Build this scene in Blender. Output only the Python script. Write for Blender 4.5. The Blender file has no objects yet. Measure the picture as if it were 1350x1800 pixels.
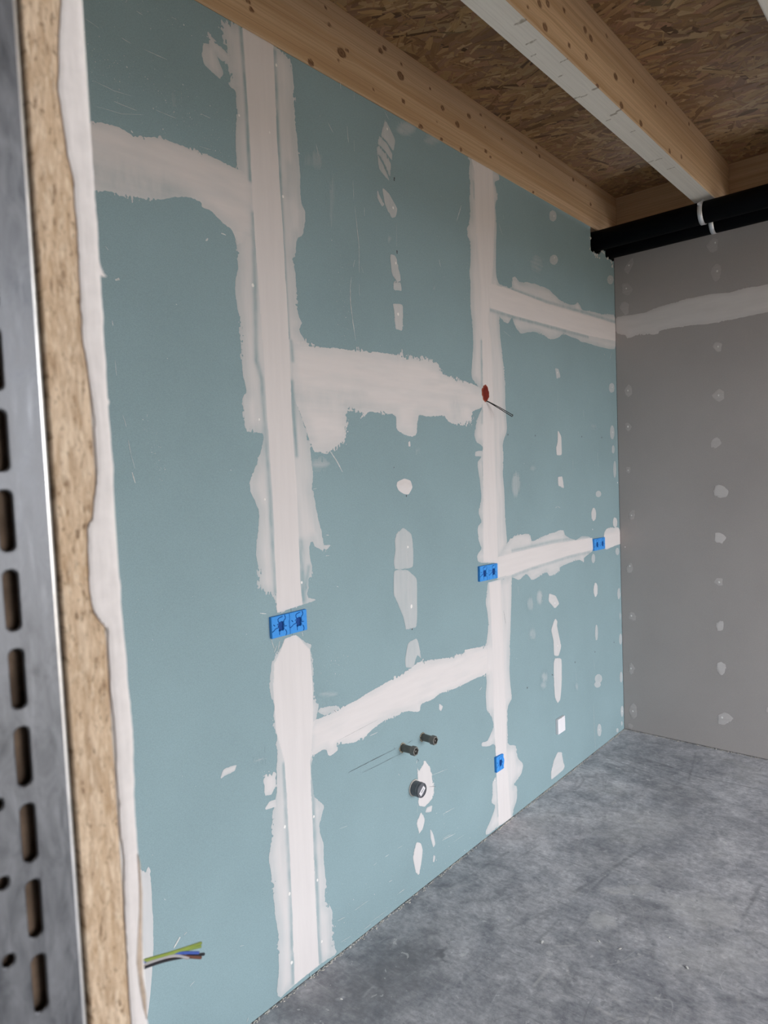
import bpy, bmesh, math, random
import numpy as np
from mathutils import Matrix, Vector
sc = bpy.context.scene
COL = sc.collection
random.seed(5)
rng = np.random.default_rng(11)

# ---------------------------------------------------------------- camera
cam_data = bpy.data.cameras.new('camera')
cam = bpy.data.objects.new('camera', cam_data)
COL.objects.link(cam)
RGT = Vector((0.7545264, 0.65495865, -0.04146174))
DWN = Vector((0.00547638, -0.06945942, -0.99756975))
FWD = Vector((-0.65624684, 0.75246565, -0.05599576))
cam.matrix_world = Matrix(((RGT.x, -DWN.x, -FWD.x, 0), (RGT.y, -DWN.y, -FWD.y, 0), (RGT.z, -DWN.z, -FWD.z, 1.6), (0, 0, 0, 1)))
cam_data.sensor_fit = 'VERTICAL'
cam_data.sensor_height = 36
cam_data.lens = 24
cam_data.clip_start = 0.02
cam_data.dof.use_dof = True
cam_data.dof.focus_distance = 2.3
cam_data.dof.aperture_fstop = 9.5
sc.camera = cam

# ---------------------------------------------------------------- daylight and exposure
world = bpy.data.worlds.new('overcast_sky')
sc.world = world
world.use_nodes = True
wn = world.node_tree.nodes; wl = world.node_tree.links
bg = wn['Background']
# hazy overcast: brightest towards the horizon, a little bluer overhead
geo = wn.new('ShaderNodeTexCoord'); sep = wn.new('ShaderNodeSeparateXYZ'); rmp = wn.new('ShaderNodeValToRGB')
wl.new(geo.outputs['Generated'], sep.inputs[0]); wl.new(sep.outputs['Z'], rmp.inputs[0]); wl.new(rmp.outputs[0], bg.inputs[0])
rmp.color_ramp.elements[0].position = 0.0; rmp.color_ramp.elements[0].color = (0.96, 0.965, 1.0, 1)
rmp.color_ramp.elements[1].position = 0.8; rmp.color_ramp.elements[1].color = (0.52, 0.55, 0.60, 1)
bg.inputs[1].default_value = 14.2
WIN = (3.2, 0.5, 3.9, 0.1, 2.42)            # window in the right wall: x, y0, y1, z0, z1
pl = bpy.data.lights.new('window_portal', 'AREA')
pl.shape = 'RECTANGLE'; pl.size = WIN[4] - WIN[3]; pl.size_y = WIN[2] - WIN[1]
pl.cycles.is_portal = True
po = bpy.data.objects.new('window_portal', pl)
COL.objects.link(po)
po.location = (WIN[0] - 0.02, (WIN[1] + WIN[2]) / 2, (WIN[3] + WIN[4]) / 2)
po.rotation_euler = (0, math.pi / 2, 0)
sc.view_settings.view_transform = 'Standard'
sc.view_settings.look = 'None'
sc.view_settings.gamma = 1
sc.view_settings.use_curve_mapping = False
sc.view_settings.exposure = 0.0
sc.cycles.max_bounces = 10
sc.cycles.diffuse_bounces = 6

WX, BY, ZB, ZT = -1.606, 3.967, 2.90, 3.145     # left wall plane, back wall plane, beam underside, ceiling underside

# ---------------------------------------------------------------- measured outlines (millimetres on their surface)
FILL=[
('joint_filler',[(1238,2888),(1233,2862),(1238,2844),(1246,2822),(1248,2791),(1240,2773),(1261,2745),(1243,2722),(1255,2709),(1272,2707),(1273,2676),(1273,2645),(1264,2589),(1264,2489),(1246,2272),(1249,2214),(1235,2158),(1235,2104),(1245,2052),(1245,1998),(1247,1982),(1248,1966),(1246,1911),(1259,1852),(1240,1840),(1236,1807),(1243,1758),(1245,1741),(1283,1739),(1310,1734),(1312,1721),(1294,1678),(1281,1648),(1262,1615),(1248,1592),(1251,1562),(1267,1528),(1278,1507),(1276,1474),(1266,1419),(1259,1374),(1267,1334),(1260,1284),(1280,1264),(1322,1243),(1327,1192),(1380,1195),(1444,1198),(1498,1203),(1453,1218),(1461,1266),(1474,1282),(1480,1318),(1471,1362),(1477,1391),(1489,1393),(1496,1374),(1537,1354),(1573,1374),(1534,1376),(1529,1423),(1518,1455),(1509,1498),(1499,1548),(1503,1608),(1498,1657),(1499,1675),(1487,1741),(1438,1846),(1490,2026),(1498,2027),(1472,2057),(1489,2085),(1474,2101),(1469,2141),(1471,2229),(1462,2273),(1471,2298),(1482,2347),(1507,2358),(1520,2402),(1522,2438),(1509,2452),(1505,2486),(1511,2540),(1506,2596),(1502,2647),(1498,2702),(1497,2748),(1501,2784),(1499,2840),(1490,2881),(1460,2897),(1423,2901),(1380,2904),(1305,2907)],2.5,3,4.5,0.62,0.82,40,1),
('joint_filler',[(1173,2800),(1191,2801),(1187,2834),(1205,2825),(1217,2817),(1236,2810),(1261,2797),(1259,2773),(1240,2775),(1227,2773),(1212,2783),(1220,2765),(1235,2742),(1220,2720),(1196,2727),(1169,2738),(1161,2760),(1168,2786)],2.5,3,4,0.65,0.8,20,1),
('joint_band',[(1308,2909),(1312,2765),(1314,2552),(1313,2362),(1325,2007),(1325,1839),(1332,1556),(1327,1191),(1380,1195),(1432,1199),(1429,1282),(1431,1551),(1426,1787),(1430,2019),(1430,2135),(1426,2362),(1421,2642),(1424,2904),(1380,2906)],3,0.6,0.5,0.97,1,5,3),
('joint_filler',[(811,2462),(830,2468),(868,2477),(903,2482),(942,2474),(958,2477),(1012,2492),(1062,2494),(1120,2495),(1187,2494),(1264,2487),(1321,2484),(1317,2309),(1250,2272),(1247,2282),(1236,2309),(1198,2326),(1164,2346),(1137,2347),(1135,2361),(1099,2364),(1052,2352),(1001,2331),(969,2324),(927,2315),(902,2318),(862,2314),(831,2308),(801,2301)],2.5,2.5,4.5,0.8,0.97,40,1),
('joint_filler',[(1430,2019),(1498,2027),(1554,2016),(1615,2017),(1650,2023),(1743,2024),(1821,2029),(1946,2029),(1980,2053),(1990,2026),(2129,2037),(2202,2022),(2225,1986),(2356,1970),(2439,1961),(2525,1942),(2521,1869),(2432,1845),(2426,1798),(2344,1782),(2264,1793),(2227,1822),(2115,1814),(2068,1820),(2054,1787),(2046,1744),(2010,1733),(1929,1756),(1927,1814),(1828,1817),(1788,1819),(1748,1799),(1740,1820),(1673,1814),(1669,1719),(1630,1699),(1593,1681),(1550,1675),(1508,1678),(1487,1741),(1438,1846)],2.5,4,7,0.8,0.97,50,1),
('joint_filler',[(1352,1106),(1398,1111),(1432,1079),(1462,1064),(1455,1050),(1464,1002),(1460,941),(1462,940),(1465,890),(1480,861),(1467,821),(1445,703),(1434,670),(1439,612),(1441,574),(1460,554),(1484,525),(1465,489),(1458,453),(1472,409),(1472,339),(1476,266),(1468,212),(1496,166),(1496,107),(1493,50),(1512,9),(1426,16),(1324,16),(1252,7),(1263,120),(1269,183),(1263,258),(1259,320),(1256,387),(1246,457),(1262,527),(1273,592),(1287,634),(1297,725),(1299,766),(1298,807),(1291,868),(1298,919),(1286,952),(1284,987),(1288,986),(1296,1048),(1311,1062),(1335,1080)],2.5,3,4.5,0.6,0.85,40,1),
('joint_band',[(1352,1106),(1398,1109),(1428,1077),(1453,1050),(1458,941),(1452,819),(1432,689),(1429,454),(1427,234),(1428,18),(1322,16),(1327,376),(1328,618),(1324,739),(1300,836),(1298,948),(1297,984),(1300,983),(1306,1040),(1338,1079)],3,1,1,0.97,1,5,3),
('joint_filler',[(1252,712),(1288,705),(1290,669),(1269,647),(1244,656),(1246,697)],2.5,3,6,0.75,0.9,15,1),
('joint_filler',[(1239,611),(1261,630),(1286,626),(1286,602)],2.5,2,3,0.8,0.9,15,1),
('joint_filler',[(1444,812),(1469,820),(1538,816),(1601,823),(1686,832),(1787,845),(1818,850),(1939,862),(2009,878),(2105,863),(2232,844),(2259,850),(2314,842),(2314,857),(2473,836),(2550,834),(2534,702),(2435,714),(2320,716),(2224,713),(2121,722),(2083,710),(2010,715),(1997,686),(1918,713),(1863,715),(1768,712),(1727,701),(1697,690),(1662,688),(1629,687),(1557,705),(1556,684),(1515,676),(1505,711),(1432,705)],2.5,3,4.5,0.85,0.98,30,1),
('joint_filler',[(1471,845),(1496,850),(1557,839),(1582,822),(1503,819)],2.5,3,9,0.6,0.7,20,1),
('joint_filler',[(2457,2895),(2481,2886),(2467,2843),(2476,2792),(2464,2727),(2467,2650),(2439,2605),(2443,2567),(2461,2548),(2455,2453),(2446,2428),(2450,2374),(2444,2280),(2455,2218),(2457,2140),(2445,2060),(2433,1988),(2468,1963),(2503,1945),(2513,1869),(2474,1823),(2440,1750),(2453,1718),(2503,1699),(2506,1682),(2447,1678),(2442,1658),(2493,1656),(2455,1630),(2472,1549),(2482,1476),(2449,1421),(2476,1378),(2442,1356),(2442,1300),(2472,1260),(2431,1240),(2436,1209),(2480,1197),(2587,1184),(2680,1250),(2670,1362),(2670,1491),(2659,1576),(2671,1644),(2667,1712),(2711,1772),(2701,1873),(2703,2043),(2678,2166),(2673,2207),(2677,2415),(2656,2452),(2664,2577),(2676,2661),(2667,2757),(2693,2796),(2665,2854),(2713,2876),(2707,2899),(2526,2920)],3,3,3,0.6,0.85,40,1),
('joint_band',[(2489,2898),(2508,2855),(2506,2699),(2510,2543),(2523,2387),(2523,2148),(2518,1946),(2503,1694),(2477,1202),(2595,1184),(2601,1410),(2602,1828),(2599,2157),(2581,2236),(2635,2489),(2660,2698),(2657,2900),(2526,2916)],3,2,1.5,0.93,1,15,3),
('joint_filler',[(2646,2418),(2792,2414),(2795,2470),(2829,2472),(2863,2457),(2971,2476),(3141,2475),(3221,2456),(3261,2443),(3367,2436),(3434,2442),(3469,2467),(3525,2431),(3596,2437),(3770,2447),(3980,2472),(3969,2271),(3838,2261),(3709,2261),(3586,2262),(3492,2261),(3469,2267),(3358,2273),(3293,2276),(3229,2248),(3147,2228),(3050,2250),(2938,2241),(2857,2220),(2807,2250),(2784,2289),(2748,2250),(2700,2261),(2607,2288)],3,3,2.5,0.55,0.75,30,1),
('joint_band',[(2584,2406),(2792,2411),(3117,2402),(3524,2411),(3977,2419),(3971,2318),(3588,2303),(3151,2300),(2785,2295),(2600,2300)],3,0.8,0.6,0.97,1,5,3),
('joint_filler',[(2572,1202),(2724,1288),(2810,1294),(2890,1282),(2906,1244),(3011,1261),(3235,1278),(3254,1242),(3340,1214),(3396,1208),(3455,1223),(3574,1203),(3594,1128),(3472,1103),(3470,1075),(3402,1101),(3192,1090),(3180,1065),(3077,1055),(3040,1084),(2895,1058),(2844,1106),(2780,1079),(2713,1105),(2712,1098),(2567,1115)],3,3,2.5,0.65,0.8,30,1),
('joint_band',[(2596,1210),(2720,1215),(3087,1215),(3578,1199),(3594,1132),(3292,1136),(3082,1130),(2890,1127),(2714,1115),(2570,1118)],3,0.8,0.6,0.97,1,5,3),
('joint_filler',[(3734,1210),(3780,1235),(3944,1226),(3971,1202),(3972,1122),(3910,1131),(3854,1118),(3746,1113)],3,2,2,0.8,0.9,20,1),
('joint_band',[(3736,1199),(3974,1201),(3970,1124),(3741,1118)],3,0.6,0.6,0.97,1,5,3),
('joint_filler',[(2512,1110),(2713,1108),(2706,1055),(2686,884),(2664,713),(2667,625),(2680,551),(2636,519),(2629,416),(2633,344),(2670,332),(2700,322),(2713,254),(2763,210),(2743,171),(2690,155),(2672,144),(2697,125),(2693,64),(2666,38),(2650,13),(2646,0),(2532,9),(2430,11),(2424,31),(2472,66),(2509,111),(2476,141),(2494,177),(2489,222),(2530,249),(2554,336),(2515,392),(2469,395),(2417,412),(2418,428),(2462,418),(2476,431),(2520,468),(2500,525),(2463,552),(2460,629),(2471,676),(2469,727),(2473,834),(2482,857),(2501,920),(2497,979),(2484,1023),(2504,1095)],3,3,2.5,0.65,0.85,40,1),
('joint_band',[(2517,1105),(2614,1105),(2618,897),(2618,638),(2623,505),(2614,289),(2638,2),(2528,11),(2526,234),(2521,493),(2526,831),(2521,1000)],3,2,1.5,0.95,1,8,3),
('joint_filler',[(829,624),(837,618),(854,604),(865,622),(866,548),(864,504),(866,472),(859,374),(847,294),(836,235),(828,214),(793,237),(808,528)],2.5,2,2,0.72,0.78,20,1),
('filler_spot',[(1936,2866),(1990,2808),(1975,2763),(1941,2787),(1906,2798)],2.5,2,2,0.42,0.5,7,2),
('filler_spot',[(1900,2790),(1940,2780),(1970,2752),(1964,2726),(1928,2751),(1890,2763)],2.5,2,2.5,0.42,0.5,7,2),
('filler_spot',[(1888,2755),(1928,2746),(1960,2717),(1952,2666),(1915,2711),(1882,2733)],2.5,2,4,0.42,0.5,7,2),
('filler_spot',[(1884,2726),(1909,2705),(1943,2660),(1948,2648),(1930,2656),(1888,2676)],2.5,2,7,0.42,0.5,7,2),
('filler_spot',[(1904,2616),(1940,2606),(1985,2564),(1972,2530),(1950,2521),(1916,2559)],2.5,2,1.5,0.62,0.5,7,2),
('filler_spot',[(1873,2610),(1892,2579),(1911,2561),(1900,2548),(1876,2568)],2.5,2,5,0.62,0.5,7,2),
('filler_spot',[(1932,2390),(1969,2391),(1991,2306),(1968,2295),(1938,2323)],2.5,2,1.5,0.62,0.5,7,2),
('filler_spot',[(1943,2291),(1987,2300),(1992,2268),(1945,2264)],2.5,2,4,0.62,0.5,7,2),
('filler_spot',[(1936,2215),(1996,2221),(1988,2120),(1947,2125),(1943,2189)],2.5,2,1.5,0.62,0.65,7,2),
('filler_spot',[(1922,1569),(1962,1580),(2000,1570),(2011,1544),(1986,1518),(1958,1520),(1926,1537),(1916,1555)],2.5,2,0.5,0.95,1,7,2),
('filler_spot',[(1945,1400),(1993,1370),(2001,1301),(1994,1241),(1886,1248),(1883,1280),(1896,1320),(1893,1355),(1905,1382)],2.5,2,1.5,0.42,0.5,7,2),
('filler_spot',[(1881,1249),(1962,1238),(2015,1198),(2010,1075),(2000,1012),(1937,1014),(1924,1070),(1894,1124),(1875,1156)],2.5,2,1.5,0.42,0.52,7,2),
('filler_spot',[(2003,974),(2027,881),(1999,906),(1986,891),(1973,865),(1928,876),(1925,905),(1945,965)],2.5,2,1.5,0.5,0.55,7,2),
('filler_spot',[(1992,1715),(2006,1718),(2008,1697),(1995,1697)],2.5,2,1,0.8,0.9,7,2),
('filler_spot',[(1972,484),(1980,458),(2020,489),(2048,456),(2064,405),(2073,356),(2059,323),(2009,309),(1971,328),(1974,409)],2.5,2,4,0.85,0.95,7,2),
('filler_spot',[(1985,300),(2006,261),(1992,230),(1968,218),(1953,269)],2.5,2,1.5,0.7,0.85,7,2),
('filler_spot',[(2021,301),(2057,297),(2049,274),(2008,287)],2.5,2,1.5,0.6,0.8,7,2),
('filler_spot',[(1949,196),(1977,180),(1985,150),(1972,96),(1958,65),(1941,77),(1922,149)],2.5,2,1.5,0.8,0.9,7,2),
('filler_spot',[(2037,210),(2056,179),(2066,136),(2052,127),(2037,172)],2.5,2,1.5,0.6,0.8,7,2),
('filler_spot',[(2051,97),(2062,88),(2055,68),(2045,73)],2.5,2,1,0.6,0.8,7,2),
('filler_spot',[(2125,683),(2149,664),(2135,649),(2122,661)],2.5,2,1,0.7,0.85,7,2),
('filler_spot',[(1103,786),(1152,783),(1144,766),(1108,765),(1092,761)],2.5,2,3,0.6,0.8,7,2),
('filler_spot',[(3189,2094),(3230,2093),(3249,2052),(3206,2039)],3,2,1.5,0.4,0.5,7,2),
('filler_spot',[(3202,1786),(3242,1754),(3240,1657),(3184,1657),(3180,1696),(3198,1724)],3,2,1.5,0.7,0.85,7,2),
('filler_spot',[(3188,1547),(3240,1550),(3254,1487),(3195,1499)],3,2,1.5,0.6,0.8,7,2),
('filler_spot',[(3148,1393),(3179,1401),(3216,1387),(3179,1395)],3,2,1.5,0.3,0.4,7,2),
('filler_spot',[(3062,972),(3132,951),(3171,901),(3118,886),(3054,935)],3,2,1.5,0.65,0.8,7,2),
('filler_spot',[(3115,838),(3145,818),(3137,795),(3179,678),(3145,637),(3094,649),(3094,726),(3072,788)],3,2,1.5,0.6,0.8,7,2),
('filler_spot',[(3088,612),(3103,637),(3179,619),(3172,492),(3152,409),(3120,398),(3092,436),(3086,515)],3,2,1.5,0.6,0.8,7,2),
('filler_spot',[(3106,152),(3151,136),(3165,77),(3180,51),(3162,38),(3027,33),(3030,76),(3063,123)],3,2,1.5,0.6,0.75,7,2),
('filler_spot',[(3254,2858),(3246,2839),(3224,2823),(3199,2817),(3179,2822),(3173,2837),(3181,2855),(3202,2871),(3227,2877),(3248,2872)],3,2,1,0.5,0.32,8,2),
('filler_spot',[(3256,2641),(3246,2623),(3223,2609),(3195,2603),(3174,2608),(3166,2622),(3175,2639),(3198,2653),(3226,2659),(3248,2654)],3,2,1,0.5,0.32,8,2),
('filler_spot',[(3955,2670),(3946,2653),(3922,2639),(3893,2634),(3871,2639),(3863,2653),(3872,2670),(3896,2684),(3924,2689),(3947,2684)],3,2,1,0.5,0.32,8,2),
('filler_spot',[(3934,2045),(3925,2027),(3904,2015),(3878,2013),(3859,2023),(3852,2039),(3861,2057),(3882,2069),(3907,2071),(3927,2062)],3,2,1,0.5,0.32,8,2),
('filler_spot',[(3919,1785),(3912,1760),(3894,1745),(3874,1745),(3858,1760),(3854,1784),(3861,1809),(3878,1824),(3899,1825),(3914,1810)],3,2,1,0.5,0.32,8,2),
('filler_spot',[(3916,1686),(3911,1671),(3900,1663),(3886,1663),(3876,1672),(3872,1686),(3878,1700),(3889,1709),(3902,1709),(3913,1700)],3,2,1,0.5,0.32,8,2),
('filler_spot',[(3932,1569),(3926,1539),(3914,1521),(3900,1521),(3890,1540),(3888,1570),(3894,1600),(3906,1618),(3920,1618),(3930,1599)],3,2,1,0.5,0.32,8,2),
('filler_spot',[(3713,1435),(3705,1424),(3685,1418),(3662,1419),(3643,1427),(3637,1438),(3644,1449),(3664,1455),(3687,1454),(3706,1446)],3,2,1,0.5,0.32,8,2),
('filler_spot',[(3611,1080),(3606,1066),(3593,1058),(3577,1060),(3566,1070),(3562,1086),(3568,1101),(3580,1109),(3596,1108),(3607,1096)],3,2,1,0.5,0.32,8,2),
('filler_spot',[(3953,828),(3948,809),(3935,799),(3922,801),(3911,815),(3908,836),(3913,855),(3925,865),(3939,863),(3950,849)],3,2,1,0.5,0.32,8,2),
('filler_spot',[(3625,661),(3620,635),(3609,621),(3596,624),(3587,642),(3585,669),(3590,694),(3601,708),(3614,706),(3623,688)],3,2,1,0.5,0.32,8,2),
('filler_spot',[(3963,551),(3958,532),(3946,522),(3932,525),(3921,540),(3918,561),(3923,580),(3935,590),(3949,587),(3960,572)],3,2,1,0.5,0.32,8,2),
('filler_spot',[(3959,321),(3954,302),(3942,293),(3928,296),(3917,312),(3914,333),(3919,352),(3931,361),(3945,358),(3956,342)],3,2,1,0.5,0.32,8,2),
('filler_spot',[(3666,385),(3655,372),(3629,369),(3598,377),(3574,393),(3565,411),(3576,424),(3601,428),(3632,420),(3657,403)],3,2,1,0.5,0.32,8,2),
('filler_spot',[(3962,111),(3956,92),(3944,83),(3930,87),(3920,103),(3916,125),(3922,143),(3934,152),(3948,148),(3959,133)],3,2,1,0.5,0.32,8,2),
('filler_spot',[(3642,96),(3634,77),(3619,69),(3600,75),(3586,92),(3581,115),(3588,134),(3604,142),(3622,136),(3637,118)],3,2,1,0.5,0.32,8,2),
('filler_spot',[(3944,41),(3940,34),(3933,31),(3924,34),(3917,41),(3915,50),(3918,57),(3926,60),(3934,57),(3941,50)],3,2,1,0.5,0.32,8,2),
('filler_spot',[(3879,21),(3876,14),(3867,11),(3856,15),(3848,22),(3846,31),(3849,38),(3858,40),(3868,37),(3876,30)],3,2,1,0.5,0.32,8,2),
('filler_spot',[(3646,357),(3637,350),(3614,349),(3586,357),(3564,369),(3556,381),(3565,389),(3588,389),(3616,382),(3638,370)],3,2,1,0.5,0.32,8,2),
('filler_spot',[(3950,1081),(3944,1069),(3929,1062),(3912,1064),(3898,1074),(3894,1088),(3900,1100),(3914,1107),(3932,1105),(3945,1095)],3,2,1,0.5,0.32,8,2),
('filler_spot',[(3638,1324),(3630,1302),(3613,1290),(3593,1291),(3578,1306),(3573,1329),(3581,1350),(3598,1363),(3617,1362),(3633,1347)],3,2,1.5,0.7,0.75,7,2),
('filler_spot',[(3931,1256),(3924,1238),(3907,1228),(3886,1230),(3870,1242),(3865,1261),(3872,1279),(3889,1289),(3910,1287),(3926,1275)],3,2,1.5,0.7,0.75,7,2),
('filler_spot',[(3634,901),(3627,878),(3612,866),(3596,869),(3583,886),(3579,910),(3586,932),(3600,945),(3617,942),(3630,926)],3,2,1.5,0.7,0.75,7,2),
('smudge',[(3007,962),(3000,940),(2984,927),(2962,924),(2942,934),(2928,953),(2924,976),(2930,996),(2946,1010),(2968,1013),(2988,1004),(3002,985)],4,6,12,0,0.35,25,0.3),
('smudge',[(2911,945),(2904,924),(2888,911),(2868,909),(2848,918),(2835,937),(2831,959),(2838,980),(2853,993),(2873,996),(2893,987),(2907,968)],4,6,12,0,0.25,25,0.3),
('smudge',[(2930,794),(2923,776),(2907,765),(2887,764),(2867,774),(2854,790),(2849,810),(2856,828),(2871,839),(2892,840),(2911,831),(2926,814)],4,6,12,0,0.2,25,0.3),
('smudge',[(2824,1523),(2815,1490),(2794,1467),(2768,1460),(2743,1470),(2726,1494),(2722,1527),(2730,1559),(2750,1582),(2776,1590),(2801,1581),(2819,1556)],4,6,12,0,0.25,25,0.3),
('smudge',[(3028,559),(3022,544),(3007,535),(2988,536),(2969,546),(2955,561),(2951,578),(2957,594),(2972,602),(2991,602),(3010,592),(3024,577)],4,6,12,0,0.25,25,0.3),
('smudge',[(3016,519),(3010,509),(2995,504),(2976,506),(2957,514),(2944,526),(2939,539),(2945,550),(2960,554),(2979,553),(2998,544),(3011,532)],4,6,12,0,0.25,25,0.3),
('smudge',[(3367,421),(3362,409),(3352,402),(3338,403),(3325,410),(3316,422),(3313,435),(3317,447),(3328,454),(3341,453),(3354,446),(3364,434)],4,6,12,0,0.2,25,0.3),
('smudge',[(3971,688),(3966,672),(3955,661),(3941,659),(3927,666),(3917,681),(3914,698),(3919,715),(3930,725),(3944,727),(3958,720),(3968,706)],4,6,12,0,0.3,25,0.3),
('smudge',[(2124,2894),(2113,2871),(2086,2848),(2052,2832),(2018,2826),(1995,2832),(1987,2847),(1997,2869),(2022,2892),(2056,2909),(2090,2916),(2115,2910)],4,6,12,0,0.3,25,0.3),
('smudge',[(2295,2909),(2283,2891),(2254,2871),(2216,2854),(2179,2846),(2153,2848),(2145,2859),(2155,2877),(2183,2896),(2220,2913),(2258,2922),(2285,2920)],4,6,12,0,0.25,25,0.3),
('smudge',[(1619,2620),(1611,2599),(1591,2580),(1565,2568),(1540,2565),(1523,2572),(1518,2588),(1526,2608),(1544,2627),(1570,2640),(1595,2643),(1613,2636)],4,6,12,0,0.15,25,0.3),
('smudge',[(1668,2500),(1662,2453),(1651,2416),(1639,2401),(1629,2411),(1623,2443),(1623,2488),(1629,2535),(1639,2571),(1651,2587),(1662,2578),(1668,2546)],4,6,12,0,0.22,25,0.3),
('smudge',[(1590,1637),(1582,1625),(1563,1616),(1537,1613),(1512,1617),(1494,1626),(1489,1639),(1496,1651),(1515,1659),(1540,1662),(1566,1659),(1584,1650)],4,6,12,0,0.3,25,0.3),
('smudge',[(2065,1683),(2062,1676),(2056,1670),(2047,1669),(2038,1671),(2032,1676),(2030,1683),(2033,1690),(2040,1695),(2048,1697),(2057,1695),(2063,1690)],4,6,12,0,0.2,25,0.3),
('smudge',[(2974,1595),(2968,1584),(2954,1576),(2935,1573),(2917,1577),(2904,1585),(2900,1596),(2905,1608),(2919,1616),(2938,1618),(2956,1615),(2969,1606)],4,6,12,0,0.2,25,0.3),
('smudge',[(3683,1813),(3676,1804),(3657,1798),(3632,1796),(3608,1797),(3590,1802),(3584,1810),(3591,1818),(3609,1824),(3634,1827),(3659,1826),(3677,1820)],4,6,12,0,0.15,25,0.3),
('smudge',[(3327,2043),(3323,2037),(3313,2032),(3300,2030),(3288,2030),(3278,2034),(3275,2039),(3279,2045),(3289,2050),(3302,2053),(3314,2052),(3324,2049)],4,6,12,0,0.2,25,0.3),
('smudge',[(1956,2449),(1953,2438),(1944,2429),(1934,2424),(1923,2424),(1916,2430),(1914,2439),(1917,2450),(1925,2459),(1936,2464),(1947,2464),(1954,2458)],4,6,12,0,0.35,25,0.3),
('smudge',[(2214,2318),(2211,2308),(2203,2300),(2194,2296),(2185,2297),(2178,2302),(2176,2311),(2179,2320),(2187,2328),(2196,2333),(2205,2332),(2212,2326)],4,6,12,0,0.3,25,0.3),
('smudge',[(1577,872),(1569,864),(1549,862),(1523,867),(1498,877),(1480,889),(1474,900),(1482,907),(1500,909),(1526,905),(1551,895),(1570,883)],4,6,12,0,0.35,25,0.3),
('smudge',[(1251,762),(1248,757),(1240,756),(1230,758),(1219,763),(1212,770),(1210,776),(1213,781),(1221,782),(1231,780),(1242,775),(1249,768)],4,6,12,0,0.4,25,0.3),
('smudge',[(1084,2616),(1083,2612),(1079,2608),(1075,2605),(1071,2605),(1068,2606),(1067,2610),(1068,2614),(1071,2618),(1076,2620),(1080,2621),(1083,2619)],4,6,12,0,0.25,25,0.3),
('smudge',[(3109,2583),(3096,2553),(3067,2528),(3028,2513),(2991,2514),(2965,2528),(2957,2553),(2968,2582),(2997,2607),(3035,2622),(3073,2623),(3100,2609)],4,6,12,0,0.12,25,0.3)]
DIPS=[
([(1302,2893),(1307,2763),(1308,2604),(1308,2470)],7,0.75),
([(1312,2373),(1311,2281),(1297,1949),(1314,1895),(1321,1613),(1323,1413),(1324,1257)],9,0.6),
([(1428,2883),(1425,2644),(1425,2475),(1426,2249),(1428,2031)],7,0.7),
([(1437,2020),(1440,1962)],7,0.7),
([(1432,1895),(1434,1775),(1436,1669)],8,0.7),
([(1437,1396),(1435,1215)],14,0.75),
([(1464,1314),(1449,1249)],9,0.55),
([(1325,721),(1322,560),(1324,348),(1316,27)],9,0.65),
([(1437,681),(1435,451),(1433,231),(1433,26)],9,0.65),
([(2520,2147),(2512,1962)],8,0.6),
([(2514,1873),(2502,1800)],7,0.5),
([(2525,2546),(2530,2508)],8,0.35),
([(2498,2806),(2501,2744)],8,0.35),
([(2499,1630),(2503,1450)],8,0.5),
([(2792,2414),(3118,2411),(3524,2421),(3969,2429)],8,0.55),
([(2600,2291),(2702,2290),(2784,2289),(3150,2291),(3588,2295)],8,0.6),
([(2720,1225),(3088,1227),(3574,1212)],8,0.5),
([(2713,1107),(2890,1118),(3291,1126),(3545,1123)],8,0.45),
([(2527,250),(2527,60)],8,0.5),
([(834,2355),(935,2362),(986,2353),(1042,2368)],45,0.28),
([(2308,1860),(2320,1841)],50,0.22),
([(1478,1848),(1742,1856)],45,0.15),
([(1465,2555),(1452,2471)],22,0.25)]
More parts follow.
